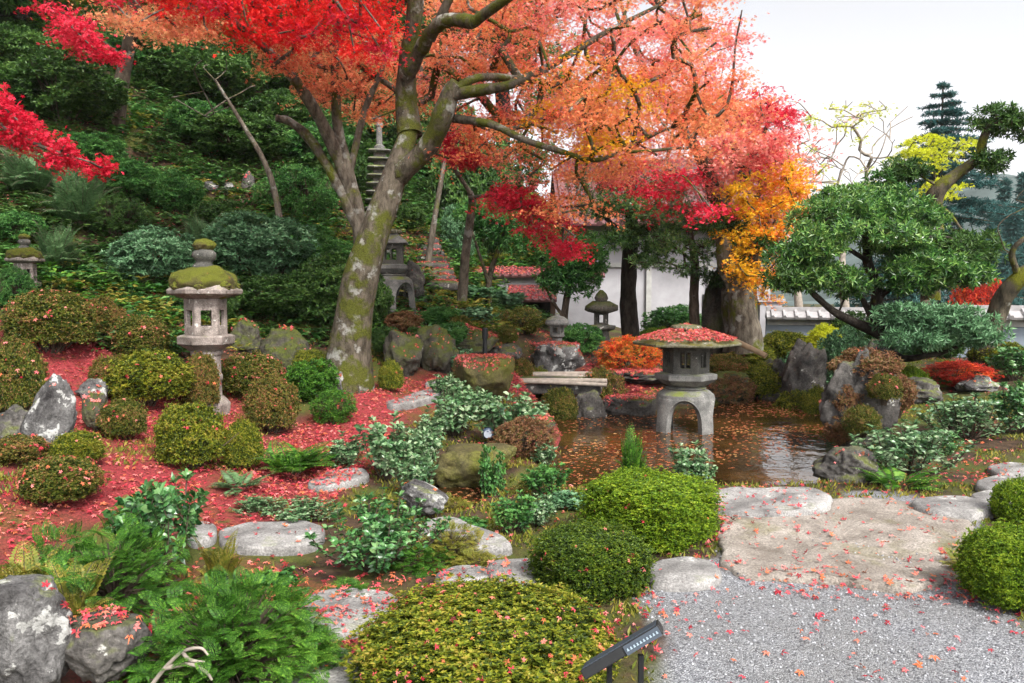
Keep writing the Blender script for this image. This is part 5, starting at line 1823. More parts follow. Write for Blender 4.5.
hill('loose1', 100, 175, 60, 40, 'mid_green', 'green shrub at the root of the slim hillside tree')
hill('loose2', 370, 330, 44, 60, 'dark_green', 'dark leaves between the mossy trunk and the legged lantern')
hill('ragged', 210, 325, 70, 60, 'dark_green', 'shaded shrub directly behind the lantern post')
hill('loose0', 330, 330, 90, 80, 'dark_green', 'shaded shrub above the big boulder left of the mossy maple')
hill('loose2', 478, 262, 40, 40, 'grey_green', 'blue green shrub left of the low white wall', 22)
hill('loose1', 458, 240, 34, 36, 'grey_green', 'blue green shrub just right of the stone steps', 18.6)
hill('loose2', 270, 340, 96, 50, 'dark_green', 'dark shrub overhanging the boulders left of the mossy maple', 11.6)
hill('loose0', 130, 205, 70, 46, 'mid_green', 'leafy shrub between the crimson branch and the round mid green shrub')
hill('loose1', 205, 150, 70, 46, 'mid_green', 'bright leafy shrub under the dark bank, right of the tiny lantern')
hill('loose2', 320, 175, 70, 50, 'mid_green', 'leafy shrub left of the pagoda between the leaning stems')
hill('loose0', 260, 95, 90, 56, 'dark_green', 'dark shrub right of the upper dark bank under the red canopy', 20)
hill('loose1', 340, 90, 90, 60, 'dark_green', 'dark shrub above the pagoda spire on its left', 21.5)
hill('ragged', 130, 60, 80, 50, 'dark_green', 'dark shrub behind the slim hillside maple', 19)
hill('loose2', 20, 250, 50, 36, 'mid_green', 'leafy shrub just above the lantern at the left edge')
hill('ferndense', 205, 262, 60, 40, 'fern_pale', 'pale fern tuft behind the mossy roof of the tall lantern')
hill('loose1', 170, 130, 70, 50, 'dark_green', 'dark shrub above the tiny hillside lantern', 18.2)
hill('loose2', 300, 215, 56, 40, 'dark_green', 'small dark shrub below the leafy one left of the pagoda')
hill('loose0', 470, 190, 90, 60, 'dark_green', 'dark shrub on the rise above the steps', 21)
hill('loose1', 365, 120, 80, 70, 'dark_green', 'dark shrub behind the pagoda spire', 21)
hill('loose2', 430, 150, 90, 70, 'dark_green', 'dark shrub behind the fork of the mossy maple', 23)
GI = 'broad leaved plants on the bank behind the path'
for a in ((470, 300, 60, 26, 'rosette_a', 'grey green broad leaved patch at the foot of the stone steps'), (500, 308, 56, 30, '', 'broad leaved patch left of the gate'),
          (450, 338, 40, 24, '', 'broad leaved tuft on the mossy bank left of the black post'), (472, 322, 44, 26, '', 'broad leaved tuft in the middle of the mossy bank'),
          (520, 328, 50, 28, '', 'broad leaved patch in front of the dark gate opening')):
    plant('rosette', 'broad_leaved_plant', a[0], a[1], a[2], a[3], 'grey_green', a[5], 'plant', GI, D=-G(a[0], a[1])[1] + .35)
leafy('rosette', 330, 378, 34, 30, 'grey_green', 'pale rosette plant beside the foot of the mossy maple', None, 'broad_leaved_plant', 'plant')
for a in ((386, 352, 30, 26, 'dark_green', 'dark tuft between the mossy trunk and the bank rocks'), (420, 350, 30, 24, 'dark_green', 'dark tuft between the two upright bank rocks'),
          (452, 345, 34, 24, 'mid_green', 'green tuft above the bend of the path'), (404, 332, 40, 22, 'rust_fern', 'brown tuft on top of the bank rock beside the mossy trunk'), (440, 326, 40, 20, 'mid_green', 'green tuft on top of the right bank rock')):
    plant('loose1', 'bank_tuft', a[0], a[1], a[2], a[3], a[4], a[5], 'plant', 'tufts on the rocky bank', D=-G(a[0], a[1])[1] + .25)

# undergrowth: ferns and seedlings nobody could count
def undergrowth():
    rs = np.random.default_rng(77)
    n = 17000
    x = rs.uniform(-15, 3.5, n); y = 8.5 + 22 * rs.random(n) ** 1.3
    z = height(x, y)
    h0 = tps(x, y)
    keep = (h0 > .85) & (rs.random(n) < .95)
    # only where the camera side slope faces forward
    x, y, z = x[keep], y[keep], z[keep]
    lv, lf = [], []
    mbs = MB()
    tv, tf = t_leaf(.45, .08)
    per = 26
    N = len(x)
    idx = np.repeat(np.arange(N), per)
    az = rs.uniform(0, 6.28, (N, 5))
    fr = rs.integers(0, 5, len(idx))
    a = az[idx, fr]
    t = rs.random(len(idx))
    size = (rs.uniform(.18, .42, N) * (1 + smooth(14, 26, y) * .8))[idx]
    px_ = x[idx] + np.cos(a) * t * size; py_ = y[idx] + np.sin(a) * t * size
    pz_ = z[idx] + size * (.9 * t - .75 * t * t) + .02
    side = np.where(rs.random(len(idx)) < .5, -1, 1)
    d = unit(np.stack([-np.sin(a) * side + np.cos(a) * .6, np.cos(a) * side + np.sin(a) * .6, rs.normal(size=len(idx)) * .25], 1))
    nrm = unit(np.array([0, 0, 1.]) + rs.normal(size=(len(idx), 3)) * .35)
    xx = unit(np.cross(d, nrm)); nn = np.cross(xx, d)
    kind = (fbm(np.stack([x * .5, y * .5, x * 0], 1), 4, 2) + rs.normal(size=N) * .25)
    mi = np.where(kind < .02, 0, np.where(kind < .26, 1, np.where(kind < .42, 2, 3)))[idx]
    v, f = inst(tv, tf, np.stack([px_, py_, pz_], 1), np.stack([xx, d, nn], 2), size * .42 * (1.1 - t * .6))
    mbs.add(v, f, mi)
    o = obj('undergrowth', mbs, [M['dark_green'], M['mid_green'], M['fern'], M['fern_yellow']])
    tag(o, 'dense ferns and seedlings covering the dark hillside', 'undergrowth', kind='stuff')
undergrowth()

# ------------------------------------------------------------------ trees
GT = 'maples over the garden'
CAN = [(385, -80), (400, 0), (740, -60), (738, 20), (745, 60), (735, 110), (700, 150), (640, 175), (600, 185), (560, 178), (520, 185), (480, 175), (452, 130), (430, 110), (425, 60), (395, 40)]
CAN2 = [(455, -80), (740, -60), (738, 20), (745, 60), (735, 110), (700, 150), (640, 175), (600, 185), (560, 178), (520, 185), (480, 175), (470, 120)]
tree('maple_tree', 'big mossy trunked maple with the salmon orange canopy over the middle', 'tree',
     [([(345, 388, 9.8), (349, 345, 9.75), (357, 295, 9.7), (371, 242, 9.65), (387, 196, 9.7), (403, 152, 9.75), (412, 122, 9.8)], .4, .17, .22, [.36, .26, .22, .195, .165, .13, .105]),
      ([(410, 135, 9.8), (406, 100, 9.9), (408, 60, 9.7), (414, 20, 9.5), (418, -30, 9.3), (425, -110, 9.0)], .15, .06),
      ([(398, 176, 9.7), (425, 150, 9.5), (442, 120, 9.3), (450, 95, 9.2), (458, 84, 9.15)], .13, .10, .3),
      ([(406, 78, 9.75), (420, 52, 9.5), (434, 28, 9.2), (452, 20, 9.0), (474, 22, 8.8)], .10, .07, .4),
      ([(474, 22, 8.8), (520, -10, 8.4), (580, -40, 8.2), (640, -60, 8.4)], .06, .02),
      ([(452, 95, 9.2), (480, 90, 9.0), (512, 84, 8.8), (560, 60, 8.8), (610, 30, 9.0), (660, 5, 9.2)], .075, .02),
      ([(450, 118, 9.4), (490, 124, 9.0), (525, 140, 8.8), (560, 151, 8.7), (598, 160, 8.7), (640, 140, 8.9), (690, 120, 9.2)], .05, .012),
      ([(440, 120, 9.3), (470, 80, 9.2), (530, 80, 10), (600, 90, 10.4), (680, 70, 10.8)], .06, .015),
      ([(430, 40, 9.3), (470, -40, 9.0), (520, -90, 9.2)], .06, .02)],
     spray_crown([(CAN2, 108, (7.6, 10.2), ('maple_pink', 'maple_salmon', 'maple_orange')), (CAN, 90, (10.0, 12), ('maple_orange', 'maple_salmon', 'maple_pink')), ([(470, 60), (700, 60), (720, 140), (600, 180), (470, 160)], 80, (8, 11), 'maple_orange'),
                  ([(440, 140), (560, 150), (600, 210), (545, 232), (500, 205), (450, 180)], 30, (8.5, 10), 'maple_orange'), ([(425, -10), (540, -10), (560, 70), (470, 85), (430, 60)], 36, (10, 12), ('maple_salmon', 'maple_orange')), ([(300, 40), (400, 30), (440, 60), (430, 110), (370, 120), (300, 95)], 60, (11.5, 13.5), ('maple_orange', 'maple_salmon')), ([(500, 60), (640, 70), (640, 150), (540, 170)], 25, (8.2, 10.5), 'yellow_leaf'),
                  ([(450, 130), (520, 120), (620, 190), (640, 150), (560, 90)], 36, (10.5, 12), 'maple_pink'), ([(500, -90), (740, -90), (700, 40), (520, 60)], 50, (8, 12), 'maple_pink')], .05, 61, 150, .42),
     'bark_moss', GT, seed=3, base_r=.009, k=.0055)
tree('maple_tree', 'maple with pink red canopy reaching the pale sky at upper right', 'tree',
     [([(740, 350, 15), (735, 300, 15), (738, 250, 15), (720, 200, 14.8), (700, 150, 14.5)], .30, .14, .3), ([(722, 205, 14.8), (750, 160, 14.4), (770, 120, 14)], .10, .03), ([(705, 160, 14.6), (670, 110, 14), (640, 60, 13.6), (620, 0, 13.5)], .10, .03), ([(712, 180, 14.6), (730, 110, 13.8), (735, 50, 13.4), (742, 10, 13)], .035, .012)],
     spray_crown([([(610, 90), (700, 90), (770, 95), (795, 130), (796, 190), (770, 225), (740, 205), (700, 200), (650, 178), (600, 150)], 66, (14, 17), ('maple_pink', 'maple_salmon')),
                  ([(690, 100), (780, 100), (792, 150), (720, 170)], 30, (13, 16), 'maple_orange'),
                  ([(640, 20), (735, 20), (752, 70), (748, 110), (640, 110)], 34, (12, 16), 'maple_pink'), ([(600, 160), (680, 165), (725, 215), (690, 222), (620, 200)], 26, (12, 14), 'maple_crimson')], .075, 62, 130, .55),
     'bark_lichen', GT, seed=5)
tree('maple_tree', 'maple with leaning lichen spotted stems and a bright red canopy at upper left', 'tree',
     [([(362, 262, 11.8), (358, 215, 11.8), (345, 160, 11.7), (337, 125, 11.6), (336, 60, 11.2), (340, 10, 10.8)], .12, .045, .3),
      ([(357, 212, 11.8), (335, 150, 11.6), (310, 102, 11.2), (285, 68, 10.8), (262, 45, 10.4), (220, 10, 9.8)], .11, .035, .25),
      ([(357, 225, 11.8), (338, 185, 11.7), (312, 142, 11.6), (290, 122, 11.5), (276, 118, 11.4)], .09, .045, .4),
      ([(350, 170, 11.8), (365, 110, 11.8), (385, 60, 11.6), (395, 0, 11.2)], .06, .02)],
     spray_crown([([(110, -80), (420, -80), (395, 40), (385, 70), (350, 60), (320, 50), (250, 30), (180, 22), (110, 10)], 110, (8.5, 11.5), ('maple_red', 'maple_crimson', 'maple_red')),
                  ([(250, 30), (340, 45), (395, 90), (385, 125), (360, 105), (320, 90), (262, 62)], 34, (10, 12), ('maple_orange', 'maple_salmon')),
                  ([(95, 10), (200, 12), (210, 34), (130, 30)], 10, (9, 10.5), 'maple_salmon'), ([(150, -40), (420, -40), (400, 30), (330, 50), (240, 40), (160, 5)], 70, (8.5, 10.5), 'maple_red'), ([(300, -40), (420, -60), (430, 90), (390, 80)], 26, (10.5, 12), 'maple_salmon')], .062, 63, 140, .38),
     'bark_lichen', GT, seed=6)
tree('maple_tree', 'slim pale maple on the hillside with thin red and peach leaves', 'tree',
     [([(112, 165, 15.5), (116, 130, 15.4), (122, 80, 15.3), (130, 40, 15.0), (134, 5, 14.6), (140, -40, 14.2)], .17, .07, .2), ([(130, 42, 15), (160, 20, 14.6), (200, 5, 14)], .04, .015), ([(127, 60, 15.2), (100, 40, 14.6), (70, 20, 14)], .04, .015)],
     spray_crown([([(95, 12), (150, 5), (205, 16), (215, 34), (160, 40), (110, 35)], 22, (13.2, 15), 'maple_salmon'), ([(18, 0), (60, 8), (118, 52), (108, 66), (60, 36)], 20, (12.5, 14), 'maple_crimson'), ([(130, 45), (160, 45), (155, 62), (130, 60)], 3, (14, 15), 'yellow_leaf')], .085, 64, 100, .42),
     'bark_brown', GT, seed=7)
tree('maple_tree', 'crimson maple branch sweeping in from beyond the left edge', 'tree',
     [([(-420, 420, 8.0), (-400, 300, 8.0), (-340, 180, 8.0), (-240, 90, 8.0)], .22, .12), ([(-300, 140, 8.0), (-140, 90, 7.8), (-20, 118, 7.7), (40, 146, 7.6), (90, 162, 7.6)], .05, .008)],
     spray_crown([([(-80, 60), (0, 92), (30, 125), (72, 148), (112, 160), (100, 172), (55, 165), (15, 142), (-60, 130)], 34, (7.3, 8.0), 'maple_crimson')], .06, 65, 110, .22),
     'bark_lichen', GT, seed=8, maxr=.03)
tree('maple_tree', 'low crimson maple spray hanging in front of the white wall', 'tree',
     [([(462, 300, 13), (466, 250, 12.8), (472, 205, 12.6), (470, 192, 12.5)], .085, .05, .2), ([(470, 198, 12.5), (500, 196, 11.8), (540, 212, 11.2), (575, 236, 10.8)], .035, .01), ([(471, 194, 12.5), (450, 160, 12.3), (440, 120, 12)], .04, .02)],
     spray_crown([([(486, 190), (515, 188), (560, 210), (590, 235), (586, 252), (560, 256), (530, 236), (520, 216), (492, 204)], 44, (10.4, 11.8), 'maple_crimson'), ([(430, 140), (475, 130), (480, 165), (440, 170)], 16, (11, 12.2), 'maple_crimson')], .06, 66, 110, .30),
     'bark_lichen', GT, seed=9)
tree('yellow_maple', 'golden yellow and orange maple between the white hall and the pruned tree', 'tree',
     [([(752, 355, 16.5), (748, 300, 16.5), (755, 250, 16.3), (768, 200, 16), (775, 150, 16)], .22, .08, .3), ([(755, 250, 16.3), (735, 220, 15.8), (715, 200, 15.5)], .06, .02)],
     spray_crown([([(740, 172), (780, 160), (805, 175), (808, 230), (790, 280), (770, 300), (745, 290), (730, 260), (725, 215)], 64, (12.8, 15.5), ('yellow_leaf', 'yellow_leaf', 'yellow_leaf', 'maple_orange')), ([(715, 95), (775, 90), (796, 130), (796, 170), (720, 170)], 44, (12.5, 14.5), ('maple_pink', 'maple_salmon', 'maple_crimson')), ([(760, 160), (800, 190), (790, 240), (760, 240)], 12, (14.4, 16), 'maple_orange')], .085, 67, 110, .45),
     'bark_green', None, seed=10)
tree('gnarled_trunk', 'thick gnarled mossy tree trunk behind the right side of the pond lantern', 'tree',
     [([(748, 352, 14.2), (744, 320, 14.2), (740, 290, 14.2), (728, 265, 14.2), (722, 235, 14.2)], .30, .13, .35), ([(741, 300, 14.2), (752, 275, 14.2), (760, 250, 14.1)], .14, .07, .3)],
     pad_crown([(728, 225, 14.2, 26, 16, 'dark_green'), (762, 242, 14, 18, 12, 'mid_green')], .10, 68, 500), 'bark_lichen', None, seed=11)
PT = t_rosette(7, 62, .20)
tree('pine_tree', 'dark trunked pine with spreading dark pads in front of the white hall', 'tree',
     [([(632, 350, 16.5), (629, 310, 16.5), (629, 270, 16.5), (632, 235, 16.4), (630, 200, 16.3), (634, 170, 16.2)], .20, .10, .25), ([(631, 262, 16.4), (650, 250, 16), (668, 232, 15.8)], .08, .03), ([(630, 240, 16.4), (610, 222, 16), (592, 205, 15.8)], .07, .025)],
     pad_crown([(612, 240, 15.9, 28, 11, 'pine_green'), (655, 250, 15.8, 26, 9, 'dark_green'), (640, 205, 16, 48, 18, 'pine_green'), (600, 208, 15.8, 34, 14, 'dark_green'), (668, 222, 15.6, 36, 15, 'pine_green'), (636, 232, 16, 32, 13, 'dark_green'), (660, 185, 16.5, 45, 15, 'dark_green'), (600, 182, 16.8, 42, 15, 'dark_green')], .11, 69, 900, PT, .2),
     'bark_dark', 'pines before the white hall', seed=12)
tree('pine_tree', 'slimmer pine with lighter green pads right behind the pond lantern', 'tree',
     [([(695, 335, 15.2), (694, 300, 15.2), (695, 262, 15.2), (690, 235, 15.1), (686, 205, 15)], .11, .05, .2), ([(694, 262, 15.2), (675, 248, 15), (660, 240, 14.8)], .04, .015), ([(693, 250, 15.1), (715, 240, 14.8), (738, 240, 14.7)], .04, .015)],
     pad_crown([(745, 262, 14.6, 30, 13, 'mid_green'), (650, 262, 15, 22, 8, 'pine_green'), (668, 242, 14.8, 30, 11, 'pine_green'), (712, 250, 14.7, 36, 13, 'pine_green'), (698, 222, 15, 44, 13, 'pine_green'), (684, 268, 14.9, 26, 9, 'pine_green'), (732, 232, 14.8, 26, 11, 'pine_green'), (716, 278, 14.9, 26, 8, 'dark_green'), (676, 206, 15, 34, 12, 'pine_green')], .09, 70, 900, PT, .2),
     'bark_brown', 'pines before the white hall', seed=13)
tree('evergreen_tree', 'small round evergreen under the crimson spray before the white wall', 'tree',
     [([(566, 350, 15.8), (564, 320, 15.8), (568, 290, 15.8), (572, 265, 15.7)], .09, .05, .2), ([(564, 318, 15.8), (552, 300, 15.7), (545, 285, 15.6)], .04, .02)],
     pad_crown([(578, 268, 15.6, 30, 30, 'mid_green'), (556, 278, 15.6, 22, 16, 'mid_green'), (568, 245, 15.9, 30, 18, 'mid_green'), (592, 255, 15.4, 18, 20, 'mid_green')], .10, 71, 1200, None, .2), 'bark_brown', None, seed=14)
tree('evergreen_tree', 'green leaved tree with slim stems between the steps and the crimson spray', 'tree',
     [([(488, 310, 15.5), (490, 275, 15.5), (500, 245, 15.4), (512, 215, 15.3)], .07, .03, .2), ([(489, 285, 15.5), (478, 250, 15.2), (470, 225, 15)], .04, .02)],
     pad_crown([(500, 228, 15.3, 32, 20, 'mid_green'), (528, 240, 15.3, 28, 20, 'mid_green'), (480, 215, 15.5, 26, 16, 'mid_green'), (545, 225, 15.8, 24, 18, 'mid_green')], .10, 72, 1100, None, .2), 'bark_green', None, seed=15)
# the cloud pruned tree
tree('cloud_pruned_tree', 'broad cloud pruned evergreen with a twisting trunk on the right bank', 'tree',
     [([(886, 358, 11.6), (884, 335, 11.5), (876, 310, 11.4), (878, 288, 11.4), (868, 264, 11.4), (867, 245, 11.4), (862, 225, 11.4)], .12, .045, .25, [.16, .13, .085, .075, .07, .06, .04]),
      ([(882, 334, 11.5), (860, 325, 11.3), (838, 314, 11.1), (822, 302, 11.0), (805, 285, 10.9), (790, 272, 10.8)], .085, .02, .25),
      ([(870, 262, 11.4), (850, 250, 11.1), (828, 238, 10.9), (808, 228, 10.8)], .04, .015),
      ([(872, 318, 11.4), (862, 298, 11.6), (852, 285, 11.8), (846, 268, 11.9)], .05, .02),
      ([(884, 345, 11.5), (902, 358, 11.1), (925, 356, 10.8), (950, 350, 10.6), (970, 338, 10.5)], .06, .015),
      ([(877, 300, 11.4), (895, 285, 11.2), (915, 278, 11.0), (945, 278, 10.9)], .045, .015)],
     pad_crown([(845, 200, 11.5, 34, 16, 'pine_green'), (885, 200, 11.5, 30, 15, 'pine_green'), (818, 246, 10.6, 30, 12, 'pine_green'), (900, 248, 11.2, 34, 14, 'pine_green'), (862, 213, 11.3, 60, 22, 'pine_green'), (830, 222, 11.0, 42, 20, 'pine_green'), (900, 222, 11.1, 42, 22, 'pine_green'), (865, 235, 10.8, 66, 12, 'pine_green'), (798, 256, 10.8, 34, 16, 'pine_green'), (818, 276, 10.9, 46, 15, 'pine_green'), (792, 280, 10.6, 26, 12, 'dark_green'),
                (850, 288, 11.2, 22, 9, 'pine_green'), (930, 268, 10.9, 44, 15, 'pine_green'), (965, 275, 10.8, 32, 12, 'pine_green'), (912, 284, 11, 34, 10, 'pine_green'), (915, 315, 10.8, 40, 15, 'grey_green'), (955, 322, 10.5, 40, 16, 'grey_green'), (925, 338, 10.5, 50, 12, 'grey_green'), (978, 335, 10.4, 26, 12, 'grey_green'),
                (940, 246, 12, 36, 14, 'dark_green')],
               .085, 73, 1500, t_rosette(6, 58, .30), .3, .55, 14), 'bark_dark', None, seed=16, k=.0035)
tree('curved_tree', 'dark leaved tree with a mossy trunk curving up to the right edge', 'tree',
     [([(930, 300, 13.8), (934, 240, 13.8), (934, 205, 13.8), (940, 188, 13.7), (960, 172, 13.6), (978, 158, 13.5), (984, 138, 13.4), (990, 125, 13.3), (1012, 122, 13.2), (1040, 125, 13.2)], .2, .05, .3, [.15, .14, .15, .10, .07, .065, .055, .04])],
     pad_crown([(998, 120, 13.3, 26, 15, 'dark_green'), (1028, 126, 13.2, 26, 13, 'dark_green'), (990, 160, 13.4, 22, 12, 'dark_green'), (904, 170, 13.8, 26, 14, 'dark_green'), (885, 182, 13.8, 20, 10, 'mid_green'), (975, 250, 12.8, 30, 20, 'dark_green'), (950, 262, 12.6, 26, 14, 'dark_green')], .10, 74, 1100, None, .2), 'bark_green', None, seed=17)
tree('leaning_tree', 'mossy leaning trunk with thin bare twigs at the right edge', 'tree',
     [([(983, 372, 12), (990, 340, 11.9), (1000, 305, 11.8), (1018, 280, 11.6), (1045, 262, 11.5), (1080, 250, 11.5)], .17, .08, .3), ([(1020, 280, 11.6), (1012, 255, 11.5), (1022, 240, 11.4), (1040, 232, 11.4)], .05, .03, .3)],
     lambda: (np.array([P(a, b, 11.5) for a, b in [(1000, 236), (1010, 215), (1005, 250), (1030, 205), (1016, 200), (998, 226), (1024, 190)]]), None, []), 'bark_green', None, seed=18, k=.002, base_r=.004)
# beyond the wall
def slim(pts, r, tipsq, D, label, seed):
    rs_ = np.random.default_rng(seed)
    T = np.array([P(a + rs_.normal() * 6, b + rs_.normal() * 6, D + rs_.normal() * .5) for a, b in tipsq for _ in range(3)])
    tree('slim_tree', label, 'tree', [(pts, r, r * .3, .2)], lambda: (T, None, []), 'bark_lichen', 'slim bare trees on the hillside', seed=seed, k=.003, base_r=.005)
slim([(285, 262, 13), (280, 220, 13), (268, 170, 13), (240, 120, 13), (215, 80, 12.8)], .07, [(200, 70), (230, 60), (250, 90), (180, 95), (215, 110)], 12.8, 'slim bare tree leaning left behind the mossy roofed lantern', 301)
slim([(428, 262, 16), (436, 210, 16), (446, 150, 16), (450, 100, 15.8)], .07, [(440, 110), (470, 120), (455, 80), (430, 140)], 15.8, 'slim bare tree beside the stone steps', 303)
def bare(name, label, x, top, base, D, seed, mat='twig_pale'):
    rs = np.random.default_rng(seed)
    tips = np.array([P(x + rs.normal() * 34, rs.uniform(top, top + 80), D + rs.normal() * .8) for _ in range(84)])
    return tree(name, label, 'tree', [([(x, base, D), (x - 4, base - 60, D), (x + 3, (top + base) / 2 - 20, D)], .14, .07)], lambda: (tips, None, []), mat, 'bare trees beyond the wall', seed=seed, k=.006, base_r=.006)
def bare_l(x, top, base, D, seed, label, mat, n=20):
    rs = np.random.default_rng(seed)
    tips = np.array([P(x + rs.normal() * 30, rs.uniform(top, top + 90), D + rs.normal() * .8) for _ in range(84)])
    def fn():
        mb = MB()
        v, f = sprays(tips[:n], 26, .14, seed, .5, .08)
        mb.add(v, f)
        return tips, mb, [mat]
    return tree('thin_tree', label, 'tree', [([(x, base, D), (x - 4, base - 60, D), (x + 3, (top + base) / 2 - 10, D)], .14, .06)], fn, 'twig_pale', 'bare trees beyond the wall', seed=seed, k=.006)
bare_l(846, 100, 320, 24, 81, 'nearly bare tree with a few lime leaves against the white sky', 'lime_leaf')
bare_l(800, 110, 320, 25, 82, 'nearly bare tree beside the yellow maple, some pink leaves left', 'maple_pink', 24)
tree('lime_maple', 'lime yellow maple glowing in front of the tall conifer', 'tree', [([(925, 320, 20), (928, 250, 20), (935, 180, 20)], .14, .06)],
     spray_crown([([(888, 150), (930, 128), (972, 138), (974, 156), (940, 168), (895, 162)], 22, (19, 21), 'lime_leaf'), ([(920, 175), (960, 180), (950, 205), (925, 200)], 6, (19, 21), 'lime_leaf')], .11, 83, 70, .5, thick=.04), 'bark_green', None, seed=20)
def conifer(name, label, px, ptop, pbase, D, halfw, mat, group, seed, tiers=22, leaf=.28):
    base = P(px, pbase, D)
    top = P(px, ptop, D)
    Ht = top[2] - base[2]
    e = empty(name, tuple(base), label, 'tree', group)
    rs = np.random.default_rng(seed)
    mb = MB(); tube(mb, np.array([[0, 0, 0], [0, 0, Ht * .5], [0, 0, Ht]]), [Ht * .02, Ht * .012, .02], 8)
    cm = MB()
    tv, tf = t_rosette(7, 66, .26)
    pos = []
    for t in np.linspace(.12, .985, tiers):
        r = S(halfw, D) * (1 - t) ** .8 * rs.uniform(.8, 1.15) + .05
        nb = 9
        for k in range(nb):
            a = rs.uniform(0, 6.28)
            rr = r * rs.uniform(.7, 1.1)
            o = np.array([0, 0, Ht * t])
            en = o + [math.cos(a) * rr, math.sin(a) * rr, -rr * .22 + .1]
            tube(mb, np.array([o, (o + en) / 2 + [0, 0, .04], en]), [.03, .02, .01], 3, cap=False)
            m = max(3, int(rr / leaf * 3.2))
            q = o + (en - o) * rs.uniform(.15, 1, (m, 1)) + rs.normal(size=(m, 3)) * [.14, .14, .05] * max(.4, rr * .5)
            pos.append(q)
    pos = np.concatenate(pos)
    v, f = inst(tv, tf, pos, basis(unit(rs.normal(size=pos.shape) * .5 + [0, 0, .8]), rs.uniform(0, 6, len(pos))), leaf * rs.uniform(.6, 1.2, len(pos)))
    cm.add(v, f)
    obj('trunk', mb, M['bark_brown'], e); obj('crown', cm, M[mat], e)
    return e
conifer('conifer', 'tall layered conifer standing up against the white sky', 935, 84, 330, 27, 118, 'haze_tinted_conifer', None, 91, 26, .15)
GC = 'far conifers on the valley side'
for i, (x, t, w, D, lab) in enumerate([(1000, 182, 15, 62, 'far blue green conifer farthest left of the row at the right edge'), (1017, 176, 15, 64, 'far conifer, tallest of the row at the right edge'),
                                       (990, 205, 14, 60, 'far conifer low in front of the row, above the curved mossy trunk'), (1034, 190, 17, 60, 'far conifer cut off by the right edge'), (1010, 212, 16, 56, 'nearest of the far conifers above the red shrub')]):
    conifer('conifer', lab, x, t, 320, D, w, 'haze_tinted_conifer', GC, 95 + i, 18, .5)
bush('ragged', 980, 312, 56, 40, 'heather_red', 'scarlet shrub showing above the right hand wall', None, 'red_shrub', 'shrub', D=17.5)
# dark woods at the top of the hillside
GW = 'tall trees at the top of the hillside'
rsw = np.random.default_rng(5)
for i, (x, D, r, lab) in enumerate([(15, 19, .34, 'dark cedar trunk farthest left at the top of the hillside'), (45, 22, .30, 'dark cedar behind the crimson twigs at top left'), (-45, 17, .3, 'dark tree just beyond the left edge on the hillside'),
                                    (180, 24, .25, 'dark tree behind the slim pale maple'), (240, 25, .28, 'dark tree behind the red canopy at top left'), (292, 23, .26, 'dark tree above the feathery green bank'),
                                    (350, 27, .28, 'dark tree straight behind the pagoda spire'), (425, 27, .28, 'dark tree behind the fork of the mossy maple'), (500, 27, .3, 'dark evergreen behind the middle of the orange canopy')]):
    base = on(x, D)
    yb = 341.5 - 0
    tz = base[2]
    # pixel row of the foot
    rel_ = (tz - EYE) / D
    foot = H / 2 - F * math.tan(math.atan(rel_) + PITCH)
    pads = [(x + rsw.normal() * 38, foot - 30 - rsw.uniform(0, 200), D + rsw.normal() * 1.0, rsw.uniform(40, 62), rsw.uniform(20, 34), 'dark_green' if rsw.random() < .75 else 'mid_green') for _ in range(11)]
    tree('hillside_tree', lab, 'tree', [([(x, foot + 4, D), (x + 3, foot - 80, D), (x - 2, foot - 170, D), (x + 4, foot - 260, D)], r, r * .5)],
         pad_crown(pads, .19, 200 + i, 800, None, .1, .3, 4), 'bark_dark', GW, seed=30 + i)

# far valley side
mbh = MB()
hx = np.linspace(-20, 155, 90); hy = np.linspace(72, 135, 50)
HX, HY = np.meshgrid(hx, hy)
hz = 17 * smooth(70, 120, HY) * smooth(28, 75, HX) * (1 + .25 * fbm(np.stack([HX * .02, HY * .02, HX * 0], -1), 3, 3)) + fbm(np.stack([HX * .35, HY * .35, HX * 0], -1), 8, 3) * 1.3 - .2
ii = (np.arange(49)[:, None] * 90 + np.arange(89)[None]).ravel()
mbh.add(np.stack([HX, HY, hz], -1), np.stack([ii, ii + 1, ii + 91, ii + 90], -1))
o = obj('hills', mbh, plain('haze_tinted_hillside', (.07, .095, .09), .95, .5, .12, bump=.6), sm=True)  # bluish green of far mist is painted into the hill colour
tag(o, kind='structure')
# ------------------------------------------------------------------ fallen leaves
bpy.context.view_layer.update()
def bvh_of(objs):
    V, Fs, n = [], [], 0
    for o in objs:
        mw = o.matrix_world
        vs = [mw @ v.co for v in o.data.vertices]
        V += vs
        Fs += [[i + n for i in p.vertices] for p in o.data.polygons]
        n += len(vs)
    return BVHTree.FromPolygons(V, Fs)
tree_bvh = bvh_of(CATCH)

def drop(x, y, margin=.006):
    z = height(x, y)
    nrm = np.tile([0, 0, 1.], (len(x), 1))
    for i in range(len(x)):
        h = tree_bvh.ray_cast(Vector((x[i], y[i], z[i] + 3.0)), Vector((0, 0, -1)), 3.0)
        if h[0] is not None and h[0].z > z[i] - .02:
            z[i] = h[0].z
            nrm[i] = h[1]
    return z + margin, nrm

